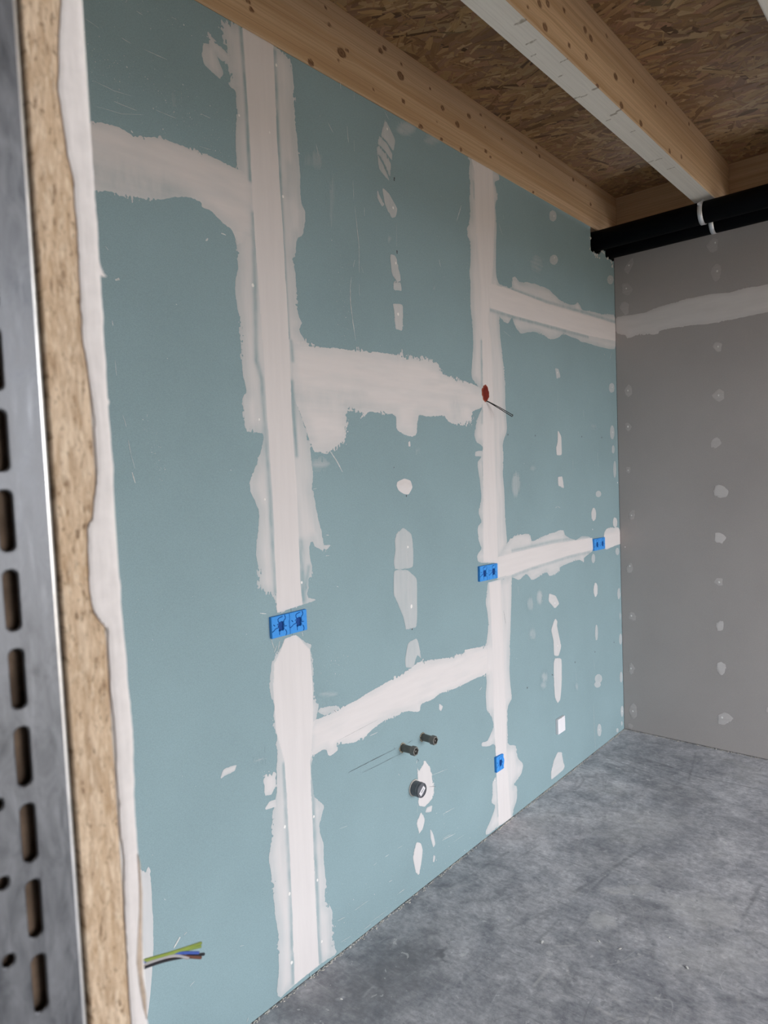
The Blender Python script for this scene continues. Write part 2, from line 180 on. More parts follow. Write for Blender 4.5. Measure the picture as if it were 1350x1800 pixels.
SCR=[
([(1644,2748),(1664,2725)],2),
([(1584,2662),(1594,2627)],2),
([(1734,2770),(1735,2742),(1738,2718)],3),
([(1765,2734),(1765,2696)],1.5),
([(1751,2598),(1752,2535)],1.5),
([(1755,2511),(1761,2455),(1768,2381),(1763,2290)],3.2),
([(1760,2251),(1760,2213)],2),
([(1723,2270),(1715,2230),(1713,2180),(1721,2117),(1731,2055)],4),
([(1744,2331),(1734,2304)],1.5),
([(1805,2521),(1802,2491)],2),
([(2233,2431),(2242,2405)],3),
([(2402,2684),(2365,2614)],4),
([(2694,2682),(2720,2639)],2.5),
([(2733,2729),(2737,2713)],2),
([(1710,2905),(1711,2881)],2.5),
([(1776,2906),(1775,2869)],1),
([(1935,2889),(1956,2869)],2),
([(1976,2508),(1973,2426)],1),
([(1776,2315),(1785,2294)],1.5),
([(2705,2215),(2770,2194)],1.5),
([(1580,1687),(1617,1643),(1638,1611)],5),
([(897,2539),(957,2539)],1.6),
([(846,2569),(898,2565),(944,2570)],1),
([(1139,2511),(1176,2513)],1.3),
([(1186,2486),(1218,2482)],1.3),
([(847,2510),(915,2516),(978,2536)],0.9),
([(1011,2560),(1072,2560)],1.4),
([(927,2703),(952,2700)],1.5),
([(988,2701),(1053,2703)],1.6),
([(973,2788),(989,2786)],1.5),
([(1075,2820),(1089,2820)],1.2),
([(1151,2601),(1181,2599)],1.2),
([(837,2707),(869,2700)],1.3),
([(884,1630),(891,1602)],4),
([(869,1772),(876,1744)],1.5),
([(879,1711),(884,1673)],1.5),
([(884,1673),(892,1639)],1.2),
([(857,1906),(859,1869)],1.5),
([(2052,417),(2108,410),(2165,403)],1.8),
([(2122,234),(2200,228)],2.2),
([(2109,131),(2201,120)],2.6),
([(2116,136),(2174,130)],1.4),
([(1832,52),(1868,52)],2.5),
([(1706,220),(1722,221)],2.5),
([(1768,221),(1789,221)],2.5),
([(1838,221),(1865,219)],1.5),
([(1519,117),(1555,111)],2.2),
([(1602,110),(1669,109)],1.6),
([(1644,19),(1679,19)],2.5),
([(1674,27),(1766,23)],1.2),
([(1528,37),(1578,32)],1.5),
([(1783,121),(1802,119)],2),
([(1548,421),(1584,415)],1.3),
([(2185,91),(2267,87)],1.2),
([(2377,5),(2430,3)],1.5),
([(2414,658),(2432,666)],3),
([(1716,684),(1756,684)],3),
([(3541,289),(3545,180),(3554,2)],2),
([(3675,1675),(3681,1590)],1.8),
([(3365,1636),(3365,1567)],1.2),
([(3506,1900),(3510,1849)],1),
([(3904,2245),(3875,2204)],2.5),
([(3797,2228),(3809,2219)],3),
([(2761,1056),(2767,1010)],1.5),
([(3947,1786),(3948,1697)],1.2),
([(3214,1992),(3208,1830)],0.8),
([(3559,520),(3568,464)],1.2),
([(3334,522),(3341,458)],1.2),
([(1549,1408),(1562,1406)],3),
([(1543,1340),(1558,1339)],2.5),
([(1586,1234),(1595,1229)],2),
([(1500,1560),(1517,1562)],2),
([(1262,1202),(1285,1196)],3),
([(1300,1114),(1309,1086)],4),
([(1332,1104),(1323,1074)],3),
([(1425,1111),(1427,1099)],4),
([(1320,1092),(1308,1074)],2),
([(918,366),(939,385)],7),
([(951,384),(960,387)],2.5),
([(959,235),(974,240)],2),
([(900,511),(903,506)],2.5),
([(1127,252),(1141,247)],1.5),
([(1136,16),(1143,26)],2),
([(1143,2259),(1151,2267)],7),
([(871,2103),(882,2108)],9),
([(1196,2292),(1212,2290)],5),
([(938,2483),(943,2479)],5),
([(935,2637),(939,2636)],4),
([(992,2631),(994,2629)],3.5),
([(1038,2071),(1041,2070)],3),
([(1002,1926),(1004,1924)],3),
([(1184,1629),(1187,1627)],3),
([(1209,1151),(1210,1149)],3),
([(851,2180),(858,2172)],2),
([(856,2003),(858,1989)],2),
([(1968,496),(1972,506)],4),
([(1860,495),(1866,487)],3),
([(1961,306),(1967,337)],1.5)]
PEN=[([(1600,594),(1710,594),(1856,593)],1.4),([(1922,590),(1947,592)],1),([(1669,568),(1790,566),(1887,565)],0.8),([(1842,600),(1845,592)],1),([(1558,719),(1759,729)],0.6),([(1974,512),(1982,502),(1974,501)],1.5),([(1547,826),(1557,816)],2),([(2041,377),(2080,363)],1.5),([(2630,964),(2642,901)],1.5)]
DOT=[(1974,2669,4),(1973,2662,3.5),(1973,2408,4),(1973,2402,3.5),(2968,1752,4.5),(3479,1754,4.5),(3738,1753,4.5),(3842,557,5),(3579,560,4.5),(3329,561,5),(3072,559,4.5),(2761,1842,6),(2715,1753,4),(1971,1514,4),(1974,1012,4),(2820,560,5),(1906,1621,2.5)]
WDOT=[(1435,510,5),(1314,528,5.5),(1437,298,5),(1319,312,6),(1443,88,5),(1314,93,6),(1298,2166,6),(1432,1269,5),(1302,1538,4),(1944,2832,5),(1960,2560,5),(1962,2363,5),(1964,2180,6),(1967,1323,5),(1974,1098,8),(1391,2632,4),(1280,2642,4),(1296,1775,4),(1431,2843,5),(1432,2456,5),(3120,914,5),(3214,2073,4),(3898,2045,4),(3892,1785,4),(3138,692,5),(3223,2848,4),(3215,2642,4),(3945,1490,5),(3939,118,4),(3609,108,4),(3909,2662,4),(3586,1245,4),(2510,227,4)]
GFILL=[
('joint_filler',[(-1601,2456),(-1543,2454),(-1477,2452),(-1434,2450),(-1370,2464),(-1287,2475),(-1196,2483),(-1080,2485),(-988,2471),(-897,2482),(-810,2478),(-685,2479),(-686,2345),(-811,2340),(-917,2336),(-1008,2332),(-1082,2330),(-1229,2340),(-1351,2335),(-1362,2316),(-1479,2335),(-1534,2322),(-1545,2346),(-1603,2364)],4,4,2.5,0.75,0.9,25,1),
('filler_spot',[(-1496,2595),(-1517,2568),(-1535,2566),(-1560,2587),(-1557,2608),(-1559,2640),(-1533,2637),(-1516,2622)],4,3,2,0.2,0.2,8,2),
('filler_spot',[(-1526,2494),(-1526,2463),(-1548,2456),(-1563,2479),(-1581,2504),(-1565,2533),(-1546,2535),(-1522,2514)],4,3,2,0.25,0.25,8,2),
('filler_spot',[(-1046,2730),(-1046,2706),(-1068,2700),(-1083,2706),(-1102,2743),(-1086,2762),(-1067,2773),(-1042,2762)],4,3,2,0.2,0.2,8,2),
('filler_spot',[(-1028,2583),(-1035,2557),(-1053,2542),(-1069,2551),(-1082,2595),(-1075,2620),(-1052,2639),(-1029,2622)],4,3,2,0.25,0.25,8,2),
('filler_spot',[(-1033,2197),(-1034,2174),(-1052,2174),(-1064,2186),(-1080,2204),(-1067,2225),(-1051,2224),(-1030,2215)],4,3,2,0.4,0.4,8,2),
('filler_spot',[(-1517,2021),(-1516,2000),(-1536,1984),(-1551,2000),(-1562,2026),(-1547,2047),(-1534,2062),(-1518,2043)],4,3,2,0.3,0.3,8,2),
('filler_spot',[(-1025,1941),(-1022,1923),(-1048,1909),(-1066,1922),(-1086,1948),(-1065,1966),(-1048,1980),(-1022,1962)],4,3,2,0.35,0.35,8,2),
('filler_spot',[(-1520,1813),(-1533,1794),(-1544,1788),(-1558,1802),(-1560,1816),(-1561,1837),(-1543,1839),(-1530,1827)],4,3,2,0.25,0.25,8,2),
('filler_spot',[(-1037,1690),(-1048,1673),(-1068,1664),(-1091,1668),(-1092,1694),(-1084,1710),(-1067,1723),(-1052,1717)],4,3,2,0.45,0.45,8,2),
('filler_spot',[(-1534,1562),(-1539,1547),(-1548,1546),(-1556,1549),(-1563,1563),(-1559,1577),(-1547,1579),(-1535,1577)],4,3,2,0.25,0.25,8,2),
('filler_spot',[(-1005,1430),(-1018,1398),(-1048,1393),(-1080,1409),(-1083,1431),(-1070,1464),(-1047,1465),(-1025,1454)],4,3,2,0.55,0.55,8,2),
('filler_spot',[(-1515,1295),(-1520,1276),(-1533,1268),(-1543,1269),(-1553,1295),(-1547,1313),(-1531,1326),(-1515,1322)],4,3,2,0.2,0.2,8,2),
('filler_spot',[(-1020,1180),(-1039,1153),(-1055,1148),(-1079,1160),(-1077,1178),(-1078,1204),(-1055,1206),(-1039,1198)],4,3,2,0.7,0.7,8,2),
('filler_spot',[(-1530,985),(-1533,967),(-1551,953),(-1567,956),(-1572,982),(-1561,1001),(-1549,1018),(-1536,1011)],4,3,2,0.25,0.25,8,2),
('filler_spot',[(-1045,938),(-1043,918),(-1061,915),(-1074,921),(-1088,935),(-1073,956),(-1061,957),(-1043,955)],4,3,2,0.35,0.35,8,2),
('filler_spot',[(-1517,698),(-1524,673),(-1542,669),(-1561,677),(-1563,693),(-1554,717),(-1541,719),(-1528,715)],4,3,2,0.25,0.25,8,2),
('filler_spot',[(-1043,694),(-1047,674),(-1060,666),(-1070,666),(-1080,690),(-1074,709),(-1059,721),(-1043,721)],4,3,2,0.6,0.6,8,2),
('filler_spot',[(-1528,384),(-1542,357),(-1555,342),(-1572,357),(-1569,377),(-1570,403),(-1553,415),(-1542,400)],4,3,2,0.25,0.25,8,2),
('filler_spot',[(-1034,462),(-1042,435),(-1057,418),(-1071,435),(-1081,454),(-1076,483),(-1056,496),(-1037,481)],4,3,2,0.6,0.6,8,2),
('filler_spot',[(-1528,128),(-1526,94),(-1549,72),(-1565,93),(-1579,117),(-1561,157),(-1547,172),(-1527,153)],4,3,2,0.25,0.25,8,2),
('filler_spot',[(-994,190),(-1020,166),(-1044,145),(-1079,144),(-1074,174),(-1076,193),(-1043,218),(-1021,212)],4,3,2,0.45,0.45,8,2),
('filler_spot',[(-1549,28),(-1558,12),(-1568,5),(-1578,12),(-1583,21),(-1582,36),(-1567,43),(-1554,37)],4,3,2,0.2,0.2,8,2),
('filler_spot',[(-826,271),(-829,263),(-834,259),(-840,258),(-841,268),(-838,276),(-834,281),(-830,281)],4,3,2,0.3,0.3,8,2),
('filler_spot',[(-1497,2777),(-1490,2743),(-1524,2682),(-1550,2719)],4,2,1.5,0.3,0.2,8,2)]
GDOT=[(-1518,2734,5),(-1536,2607,5),(-1056,2747,5),(-1048,2597,6),(-1049,2202,5),(-1539,2023,5),(-1050,1944,5),(-1543,1815,6),(-1548,1560,5),(-1534,1295,5),(-1550,995,5),(-1060,935,6),(-1547,698,6),(-1556,379,5),(-1550,121,5),(-1055,185,6),(-1576,1107,4)]
JW=[(1954,18801),(1954,18709),(1960,18626),(1952,18607),(1951,18333),(1957,18181),(1956,18059),(1965,17896),(1964,17695),(1968,17503),(1964,17292),(1973,17233),(2011,17208),(2005,17194),(1968,17200),(1964,17084),(1976,16973),(1965,16881),(1969,16655),(1962,16501),(1981,16483),(1964,16456),(1969,16354),(1972,16081),(1951,15714),(1960,15542),(1970,15430),(1967,15228),(1975,15077),(1980,14827),(1987,14711),(1989,14479),(1974,14136),(1972,13832),(1977,13738),(1980,13545),(1964,13319),(1949,13041),(1963,12911),(1966,12728),(1965,12609),(1862,12679),(1866,12794),(1864,13139),(1869,13486),(1886,13801),(1878,13943),(1876,14287),(1881,14626),(1873,14865),(1879,15164),(1861,15191),(1829,15231),(1800,15292),(1786,15425),(1790,15532),(1790,15638),(1803,15783),(1834,15816),(1870,16038),(1879,16174),(1882,16368),(1865,16601),(1851,16734),(1843,16866),(1843,17001),(1845,17136),(1853,17387),(1848,17560),(1851,17691),(1830,17810),(1821,17908),(1803,18099),(1796,18171),(1814,18344),(1822,18467),(1844,18657),(1844,18746)]
JP=[(1969,13787),(1977,13738),(1980,13545),(1964,13319),(1949,13041),(1963,12911),(1960,12757),(1943,12840),(1927,12994),(1919,13142),(1935,13274),(1957,13440),(1968,13611)]
K1=[(1719,3000,15),(1747,3019,6),(1702,2968,5),(1921,3092,9),(1945,3111,9),(2038,3092,6),(2029,3049,14),(2040,2963,8),(2289,3030,9),(2212,3074,5),(2477,3066,10),(2570,3104,7),(2389,3002,11),(2602,3065,6),(2247,2963,5),(2142,2907,10),(2274,2904,7),(2599,2963,8),(2635,2950,6),(2910,3056,5),(2734,3059,6),(3055,3124,8),(3084,3094,8),(3448,3090,10),(3655,3019,9),(1874,2939,5),(3601,3103,6),(3013,2905,7),(2409,2908,7),(1342,2962,7),(1333,2980,6),(1655,3114,5),(1665,3065,7),(1575,2909,10)]
K2=[(1943,2979,10),(1995,3005,10),(1975,2927,12),(2261,3046,10),(2304,3039,11),(2439,3104,7),(2137,2943,8),(2263,2961,9),(2511,2995,12),(2353,2894,12),(2561,2913,12),(2752,2916,12),(2915,3040,7),(3048,3102,7),(3080,2916,10),(3234,2940,9),(3348,3121,8),(2107,3038,7),(1870,2937,6),(2682,3047,8)]
KB2=[(1969,-1039,9),(2033,-1068,5),(2200,-1059,5),(2378,-1055,7),(2369,-1086,9),(2577,-1033,8),(2602,-1063,6),(2762,-1028,6),(2757,-1080,5),(3088,-1043,8),(3086,-1079,8),(3222,-1038,8),(2566,-1003,9),(2361,-1004,9),(1861,-1010,12),(2131,-1010,7)]
CRUMB=[(-685,2153,8),(-1135,2947,6),(-1498,3831,6),(-1567,2770,5),(-1599,2934,5),(-958,2419,4),(-1201,3199,5),(-1601,1567,8),(-1461,1383,7),(-884,2109,7),(-953,2102,6),(-1326,3724,5),(-1100,1982,9),(-1287,3054,5),(-1249,2010,6),(-1597,1873,6),(-776,2262,5)]
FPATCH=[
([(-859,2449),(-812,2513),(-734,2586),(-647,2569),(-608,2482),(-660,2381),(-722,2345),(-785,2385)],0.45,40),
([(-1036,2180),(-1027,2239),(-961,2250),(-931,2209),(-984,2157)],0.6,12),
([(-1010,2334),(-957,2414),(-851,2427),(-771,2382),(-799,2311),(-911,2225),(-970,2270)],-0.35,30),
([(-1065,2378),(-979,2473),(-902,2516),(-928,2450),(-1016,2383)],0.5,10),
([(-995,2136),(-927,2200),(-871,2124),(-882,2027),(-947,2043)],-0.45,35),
([(-1604,1126),(-1580,1443),(-1556,1717),(-1428,1880),(-1291,1744),(-1243,1526),(-1273,1386)],-0.85,150),  # wide soft-edged area where the near-left floor is darker
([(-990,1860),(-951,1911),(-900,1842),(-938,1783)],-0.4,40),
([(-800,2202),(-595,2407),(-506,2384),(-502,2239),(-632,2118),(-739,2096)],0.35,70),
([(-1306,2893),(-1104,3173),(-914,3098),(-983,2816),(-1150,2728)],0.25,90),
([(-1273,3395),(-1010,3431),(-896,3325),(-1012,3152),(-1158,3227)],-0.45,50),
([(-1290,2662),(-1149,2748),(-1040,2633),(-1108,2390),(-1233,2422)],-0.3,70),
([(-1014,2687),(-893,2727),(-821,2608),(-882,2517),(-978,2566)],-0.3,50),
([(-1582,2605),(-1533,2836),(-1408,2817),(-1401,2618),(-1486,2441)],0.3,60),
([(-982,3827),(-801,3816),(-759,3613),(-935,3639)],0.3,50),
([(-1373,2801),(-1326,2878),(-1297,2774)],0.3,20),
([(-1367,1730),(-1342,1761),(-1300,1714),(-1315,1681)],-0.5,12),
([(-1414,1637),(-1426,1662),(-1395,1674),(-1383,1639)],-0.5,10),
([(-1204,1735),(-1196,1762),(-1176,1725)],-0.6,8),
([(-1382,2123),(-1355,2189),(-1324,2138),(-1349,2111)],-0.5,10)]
FSTROKE=[
([(-1136,2302),(-1078,2572),(-1042,2763)],9,-0.6),
([(-606,2465),(-610,2544),(-608,2755)],7,-0.6),
([(-782,2116),(-810,2218)],8,-0.6),
([(-1220,1987),(-1154,2169)],8,-0.5),
([(-1524,3516),(-1297,3460),(-1025,3421)],6,-0.6),
([(-1479,3562),(-1266,3538),(-991,3520)],5,-0.55),
([(-1456,3610),(-1196,3588),(-1060,3603)],6,-0.5),
([(-1344,3426),(-1083,3379)],5,-0.5),
([(-1356,3620),(-1047,3558),(-762,3587)],6,-0.55),
([(-1086,3477),(-1160,3850)],5,-0.6),
([(-1250,3606),(-902,3510)],5,-0.5),
([(-1474,3447),(-1335,3405)],7,-0.5),
([(-1554,3248),(-1508,3199),(-1491,3082)],5,-0.55),
([(-1098,2721),(-1042,2719)],4,-0.6),
([(-994,2610),(-981,2619)],5,-0.8),
([(-696,2159),(-684,2160)],7,-0.9),
([(-1052,1996),(-1007,2037)],5,0.7),
([(-996,1939),(-934,1863)],4,0.6),
([(-1026,1792),(-1028,1882)],5,0.6),
([(-976,2108),(-920,2087)],6,0.7),
([(-950,1812),(-912,1815)],4,0.6),
([(-840,1898),(-786,1893)],4,0.6),
([(-863,2042),(-814,2123)],4,0.5),
([(-1055,2371),(-958,2416),(-864,2445),(-778,2403)],5,0.45),
([(-672,2360),(-615,2440),(-600,2526)],5,0.45),
([(-1032,2083),(-1042,2241)],5,-0.45),
([(-1116,1971),(-1109,2124)],6,-0.5),
([(-1423,2363),(-1397,2525)],5,-0.4),
([(-1081,2504),(-1093,2357)],6,-0.6),
([(-840,1828),(-799,1828)],6,0.7),
([(-775,1831),(-756,1840)],7,0.8),
([(-1109,1985),(-1090,1990)],6,0.9),
([(-786,2272),(-769,2267)],6,0.8),
([(-578,2432),(-510,2403)],5,-0.4),
([(-1117,2968),(-1012,3025)],4,0.4),
([(-1293,3035),(-1297,3078)],7,0.7),
([(-1141,2940),(-1140,2972)],6,0.8),
([(-1158,2631),(-1158,2649)],6,0.7),
([(-1599,1568),(-1606,1581)],6,0.5),
([(-1469,1378),(-1463,1392)],7,0.9),
([(-1417,1428),(-1421,1494)],4,0.5),
([(-1449,1690),(-1403,1624)],6,-0.5),
([(-1352,1742),(-1305,1710)],7,-0.6),
([(-1582,1912),(-1532,2024),(-1471,2116)],8,0.45),
([(-1561,1943),(-1508,2118),(-1471,2416)],8,-0.35),
([(-1329,2091),(-1307,2136)],5,-0.5),
([(-1214,1675),(-1208,1786)],5,-0.4),
([(-1581,1736),(-1571,1731)],4,0.8),
([(-1257,2017),(-1249,2017)],6,0.9),
([(-1419,1880),(-1394,1879)],6,0.6),
([(-842,1794),(-796,1876)],5,-0.4),
([(-637,2134),(-531,2139),(-448,2104)],6,-0.35),
([(-751,1967),(-651,1998)],5,-0.4),
([(-732,2144),(-712,2138)],4,0.5),
([(-713,1861),(-709,1944)],5,0.4),
([(-556,2198),(-520,2092)],6,0.35)]

# ---------------------------------------------------------------- helpers
def obj(name, me, parent=None, mat=None, kind=None):
    o = bpy.data.objects.new(name, me)
    COL.objects.link(o)
    if parent: o.parent = parent
    if mat is not None and not me.materials: me.materials.append(mat)
    if kind: o['kind'] = kind
    return o

def tag(o, label, cat, group=None):
    o['label'] = label; o['category'] = cat
    if group: o['group'] = group
    return o

def thing(name, label, cat, loc=(0, 0, 0), group=None):
    o = bpy.data.objects.new(name, None); COL.objects.link(o)
    o.location = loc; o.empty_display_size = 0.05
    return tag(o, label, cat, group)

def bm_mesh(bm, name, smooth=False):
    me = bpy.data.meshes.new(name)
    bm.normal_update(); bm.to_mesh(me); bm.free()
    if smooth: me.polygons.foreach_set('use_smooth', [True] * len(me.polygons))
    return me

def add_box(bm, x0, x1, y0, y1, z0, z1, bevel=0):
    r = bmesh.ops.create_cube(bm, size=1)
    vs = r['verts']
    for v in vs:
        v.co = Vector((x0 if v.co.x < 0 else x1, y0 if v.co.y < 0 else y1, z0 if v.co.z < 0 else z1))
    if bevel:
        es = list({e for v in vs for e in v.link_edges})
        bmesh.ops.bevel(bm, geom=es, offset=bevel, segments=2, profile=.5, affect='EDGES')

def box_mesh(name, *a, bevel=0):
    bm = bmesh.new(); add_box(bm, *a, bevel=bevel)
    return bm_mesh(bm, name)

def prism(name, pts, axis, a, b):
    """extrude an outline given in the plane normal to axis from a to b"""
    bm = bmesh.new()
    def mk(u, v, w): return (w, u, v) if axis == 0 else ((u, w, v) if axis == 1 else (u, v, w))
    va = [bm.verts.new(mk(u, v, a)) for u, v in pts]
    vb = [bm.verts.new(mk(u, v, b)) for u, v in pts]
    bm.faces.new(va); bm.faces.new(vb[::-1])
    n = len(pts)
    for i in range(n): bm.faces.new((va[i], vb[i], vb[(i + 1) % n], va[(i + 1) % n]))
    bmesh.ops.recalc_face_normals(bm, faces=bm.faces)
    return bm_mesh(bm, name)

def add_tube(bm, path, r, n=10, caps=True):
    rings = []
    for i, p in enumerate(path):
        p = Vector(p)
        d = (Vector(path[min(i + 1, len(path) - 1)]) - Vector(path[max(i - 1, 0)])).normalized()
        up = Vector((0, 0, 1)) if abs(d.z) < .9 else Vector((1, 0, 0))
        s = d.cross(up).normalized(); t = s.cross(d)
        rr = r[i] if isinstance(r, (list, tuple)) else r
        rings.append([bm.verts.new(p + rr * (math.cos(2 * math.pi * k / n) * s + math.sin(2 * math.pi * k / n) * t)) for k in range(n)])
    for a, b in zip(rings, rings[1:]):
        for k in range(n): bm.faces.new((a[k], a[(k + 1) % n], b[(k + 1) % n], b[k]))
    if caps:
        bm.faces.new(rings[0][::-1]); bm.faces.new(rings[-1])

def add_lathe(bm, prof, org, axis, n=32):
    """prof: (distance along axis, radius)"""
    axis = Vector(axis).normalized(); up = Vector((0, 0, 1)) if abs(axis.z) < .9 else Vector((1, 0, 0))
    s = axis.cross(up).normalized(); t = s.cross(axis); org = Vector(org)
    rings = []
    for a, r in prof:
        if r < 1e-6: rings.append([bm.verts.new(org + axis * a)]); continue
        rings.append([bm.verts.new(org + axis * a + r * (math.cos(2 * math.pi * k / n) * s + math.sin(2 * math.pi * k / n) * t)) for k in range(n)])
    for a, b in zip(rings, rings[1:]):
        for k in range(n):
            k2 = (k + 1) % n
            if len(a) == 1 and len(b) == 1: continue
            if len(a) == 1: bm.faces.new((a[0], b[k2], b[k]))
            elif len(b) == 1: bm.faces.new((a[k], a[k2], b[0]))
            else: bm.faces.new((a[k], a[k2], b[k2], b[k]))
    bmesh.ops.recalc_face_normals(bm, faces=bm.faces)

# numpy value noise
def _hash(ix, iy, seed):
    h = (ix.astype(np.int64) * 374761393 + iy.astype(np.int64) * 668265263 + seed * 974634777) & 0xffffffff
    h = ((h ^ (h >> 13)) * 1274126177) & 0xffffffff
    return ((h ^ (h >> 16)) & 0xffff) / 65535.0

def vnoise(x, y, seed=0):
    ix = np.floor(x); iy = np.floor(y); fx = x - ix; fy = y - iy
    fx = fx * fx * (3 - 2 * fx); fy = fy * fy * (3 - 2 * fy)
    a = _hash(ix, iy, seed); b = _hash(ix + 1, iy, seed); c = _hash(ix, iy + 1, seed); d = _hash(ix + 1, iy + 1, seed)
    return (a * (1 - fx) + b * fx) * (1 - fy) + (c * (1 - fx) + d * fx) * fy

def fbm(x, y, seed=0, o=3):
    s = 0; a = .5; t = 0
    for k in range(o):
        s = s + a * vnoise(x * 2 ** k, y * 2 ** k, seed + k * 17); t += a; a *= .5
    return s / t

def sstep(a, b, x):
    t = np.clip((x - a) / (b - a), 0, 1); return t * t * (3 - 2 * t)

def sdf(poly, X, Y):
    """signed distance, positive inside"""
    p = np.asarray(poly, float); q = np.roll(p, -1, 0)
    d = np.full(X.shape, 1e18); ins = np.zeros(X.shape, bool)
    for (ax, ay), (bx, by) in zip(p, q):
        ex, ey = bx - ax, by - ay; L = ex * ex + ey * ey
        if L < 1e-12: continue
        t = np.clip(((X - ax) * ex + (Y - ay) * ey) / L, 0, 1)
        dx = X - ax - t * ex; dy = Y - ay - t * ey
        d = np.minimum(d, dx * dx + dy * dy)
        if ay != by:
            c = ((ay > Y) != (by > Y)) & (X < ex * (Y - ay) / ey + ax)
            ins ^= c
    d = np.sqrt(d)
    return np.where(ins, d, -d)

def linedist(pl_, X, Y):
    d = np.full(X.shape, 1e18)
    for (ax, ay), (bx, by) in zip(pl_, pl_[1:]):
        ex, ey = bx - ax, by - ay; L = ex * ex + ey * ey + 1e-9
        t = np.clip(((X - ax) * ex + (Y - ay) * ey) / L, 0, 1)
        d = np.minimum(d, (X - ax - t * ex) ** 2 + (Y - ay - t * ey) ** 2)
    return np.sqrt(d)

def patch_mesh(name, D, xs, ys, place, attrs):
    """mesh of the region D > 0 on the grid xs*ys; place(X, Y, D) -> coordinates; attrs(X, Y, D) -> dict of float arrays"""
    nx, ny = len(xs), len(ys)
    pos = D > 0
    X, Y = np.meshgrid(xs, ys, indexing='ij')
    idx = -np.ones(D.shape, int)
    idx[pos] = np.arange(pos.sum())
    PX = list(X[pos]); PY = list(Y[pos]); PD = list(D[pos])
    full = pos[:-1, :-1] & pos[1:, :-1] & pos[1:, 1:] & pos[:-1, 1:]
    anyp = pos[:-1, :-1] | pos[1:, :-1] | pos[1:, 1:] | pos[:-1, 1:]
    fi, fj = np.nonzero(full)
    faces = np.stack([idx[fi, fj], idx[fi + 1, fj], idx[fi + 1, fj + 1], idx[fi, fj + 1]], 1).tolist()
    mi, mj = np.nonzero(anyp & ~full)
    edge = {}
    def cross(a, b):
        k = (a, b) if a < b else (b, a)
        if k not in edge:
            da, db = D[a], D[b]; t = da / (da - db)
            PX.append(X[a] + t * (X[b] - X[a])); PY.append(Y[a] + t * (Y[b] - Y[a])); PD.append(0.0)
            edge[k] = len(PX) - 1
        return edge[k]
    for i, j in zip(mi.tolist(), mj.tolist()):
        cs = [(i, j), (i + 1, j), (i + 1, j + 1), (i, j + 1)]
        f = []
        for k in range(4):
            a, b = cs[k], cs[(k + 1) % 4]
            if pos[a]: f.append(int(idx[a]))
            if pos[a] != pos[b]: f.append(cross(a, b))
        if len(f) > 2: faces.append(f)
    PX = np.array(PX); PY = np.array(PY); PD = np.array(PD)
    me = bpy.data.meshes.new(name)
    if len(PX) < 3: return None
    me.from_pydata(place(PX, PY, PD).tolist(), [], faces)
    for k, v in attrs(PX, PY, PD).items():
        a = me.attributes.new(k, 'FLOAT', 'POINT'); a.data.foreach_set('value', np.asarray(v, np.float32))
    me.polygons.foreach_set('use_smooth', [True] * len(me.polygons))
    me.update()
    return me

# ---------------------------------------------------------------- materials
def new_mat(name, rough=.7, spec=.3):
    m = bpy.data.materials.new(name); m.use_nodes = True
    b = m.node_tree.nodes['Principled BSDF']
    b.inputs['Roughness'].default_value = rough
    b.inputs['Specular IOR Level'].default_value = spec
    return m, m.node_tree.nodes, m.node_tree.links, b

class NB:
    """small node builder"""
    def __init__(s, m): s.n = m.node_tree.nodes; s.l = m.node_tree.links; s.tc = None
    def co(s, scale=(1, 1, 1), rot=(0, 0, 0)):
        if s.tc is None: s.tc = s.n.new('ShaderNodeNewGeometry')
        mp = s.n.new('ShaderNodeMapping'); mp.inputs['Scale'].default_value = scale; mp.inputs['Rotation'].default_value = rot
        s.l.new(s.tc.outputs['Position'], mp.inputs[0]); return mp.outputs[0]
    def noise(s, vec, scale, detail=4, rough=.55, dist=0):
        t = s.n.new('ShaderNodeTexNoise'); s.l.new(vec, t.inputs['Vector'])
        t.inputs['Scale'].default_value = scale; t.inputs['Detail'].default_value = detail
        t.inputs['Roughness'].default_value = rough; t.inputs['Distortion'].default_value = dist
        return t.outputs['Fac']
    def ramp(s, fac, stops):
        r = s.n.new('ShaderNodeValToRGB'); s.l.new(fac, r.inputs[0])
        e = r.color_ramp.elements
        while len(e) < len(stops): e.new(.5)
        for k, (p, c) in zip(e, stops):
            k.position = p; k.color = (c, c, c, 1) if not hasattr(c, '__len__') else (*c, 1)
        return r.outputs[0]
    def mix(s, fac, a, b, mode='MIX'):
        x = s.n.new('ShaderNodeMix'); x.data_type = 'RGBA'; x.blend_type = mode
        for i, v in ((0, fac), (6, a), (7, b)):
            if hasattr(v, 'is_linked'): s.l.new(v, x.inputs[i])
            elif i == 0: x.inputs[0].default_value = v
            else: x.inputs[i].default_value = (*v, 1)
        return x.outputs[2]
    def math(s, op, a, b=0, clamp=False):
        x = s.n.new('ShaderNodeMath'); x.operation = op; x.use_clamp = clamp
        for i, v in ((0, a), (1, b)):
            if hasattr(v, 'is_linked'): s.l.new(v, x.inputs[i])
            else: x.inputs[i].default_value = v
        return x.outputs[0]
    def attr(s, name, out='Fac'):
        a = s.n.new('ShaderNodeAttribute'); a.attribute_name = name; return a.outputs[out]
    def bump(s, h, strength, dist, b):
        x = s.n.new('ShaderNodeBump'); x.inputs['Strength'].default_value = strength; x.inputs['Distance'].default_value = dist
        s.l.new(h, x.inputs['Height']); s.l.new(x.outputs[0], b.inputs['Normal'])

GREEN = (0.252, 0.354, 0.378)
GREY = (0.385, 0.357, 0.345)
PUTTY = (0.745, 0.705, 0.69)

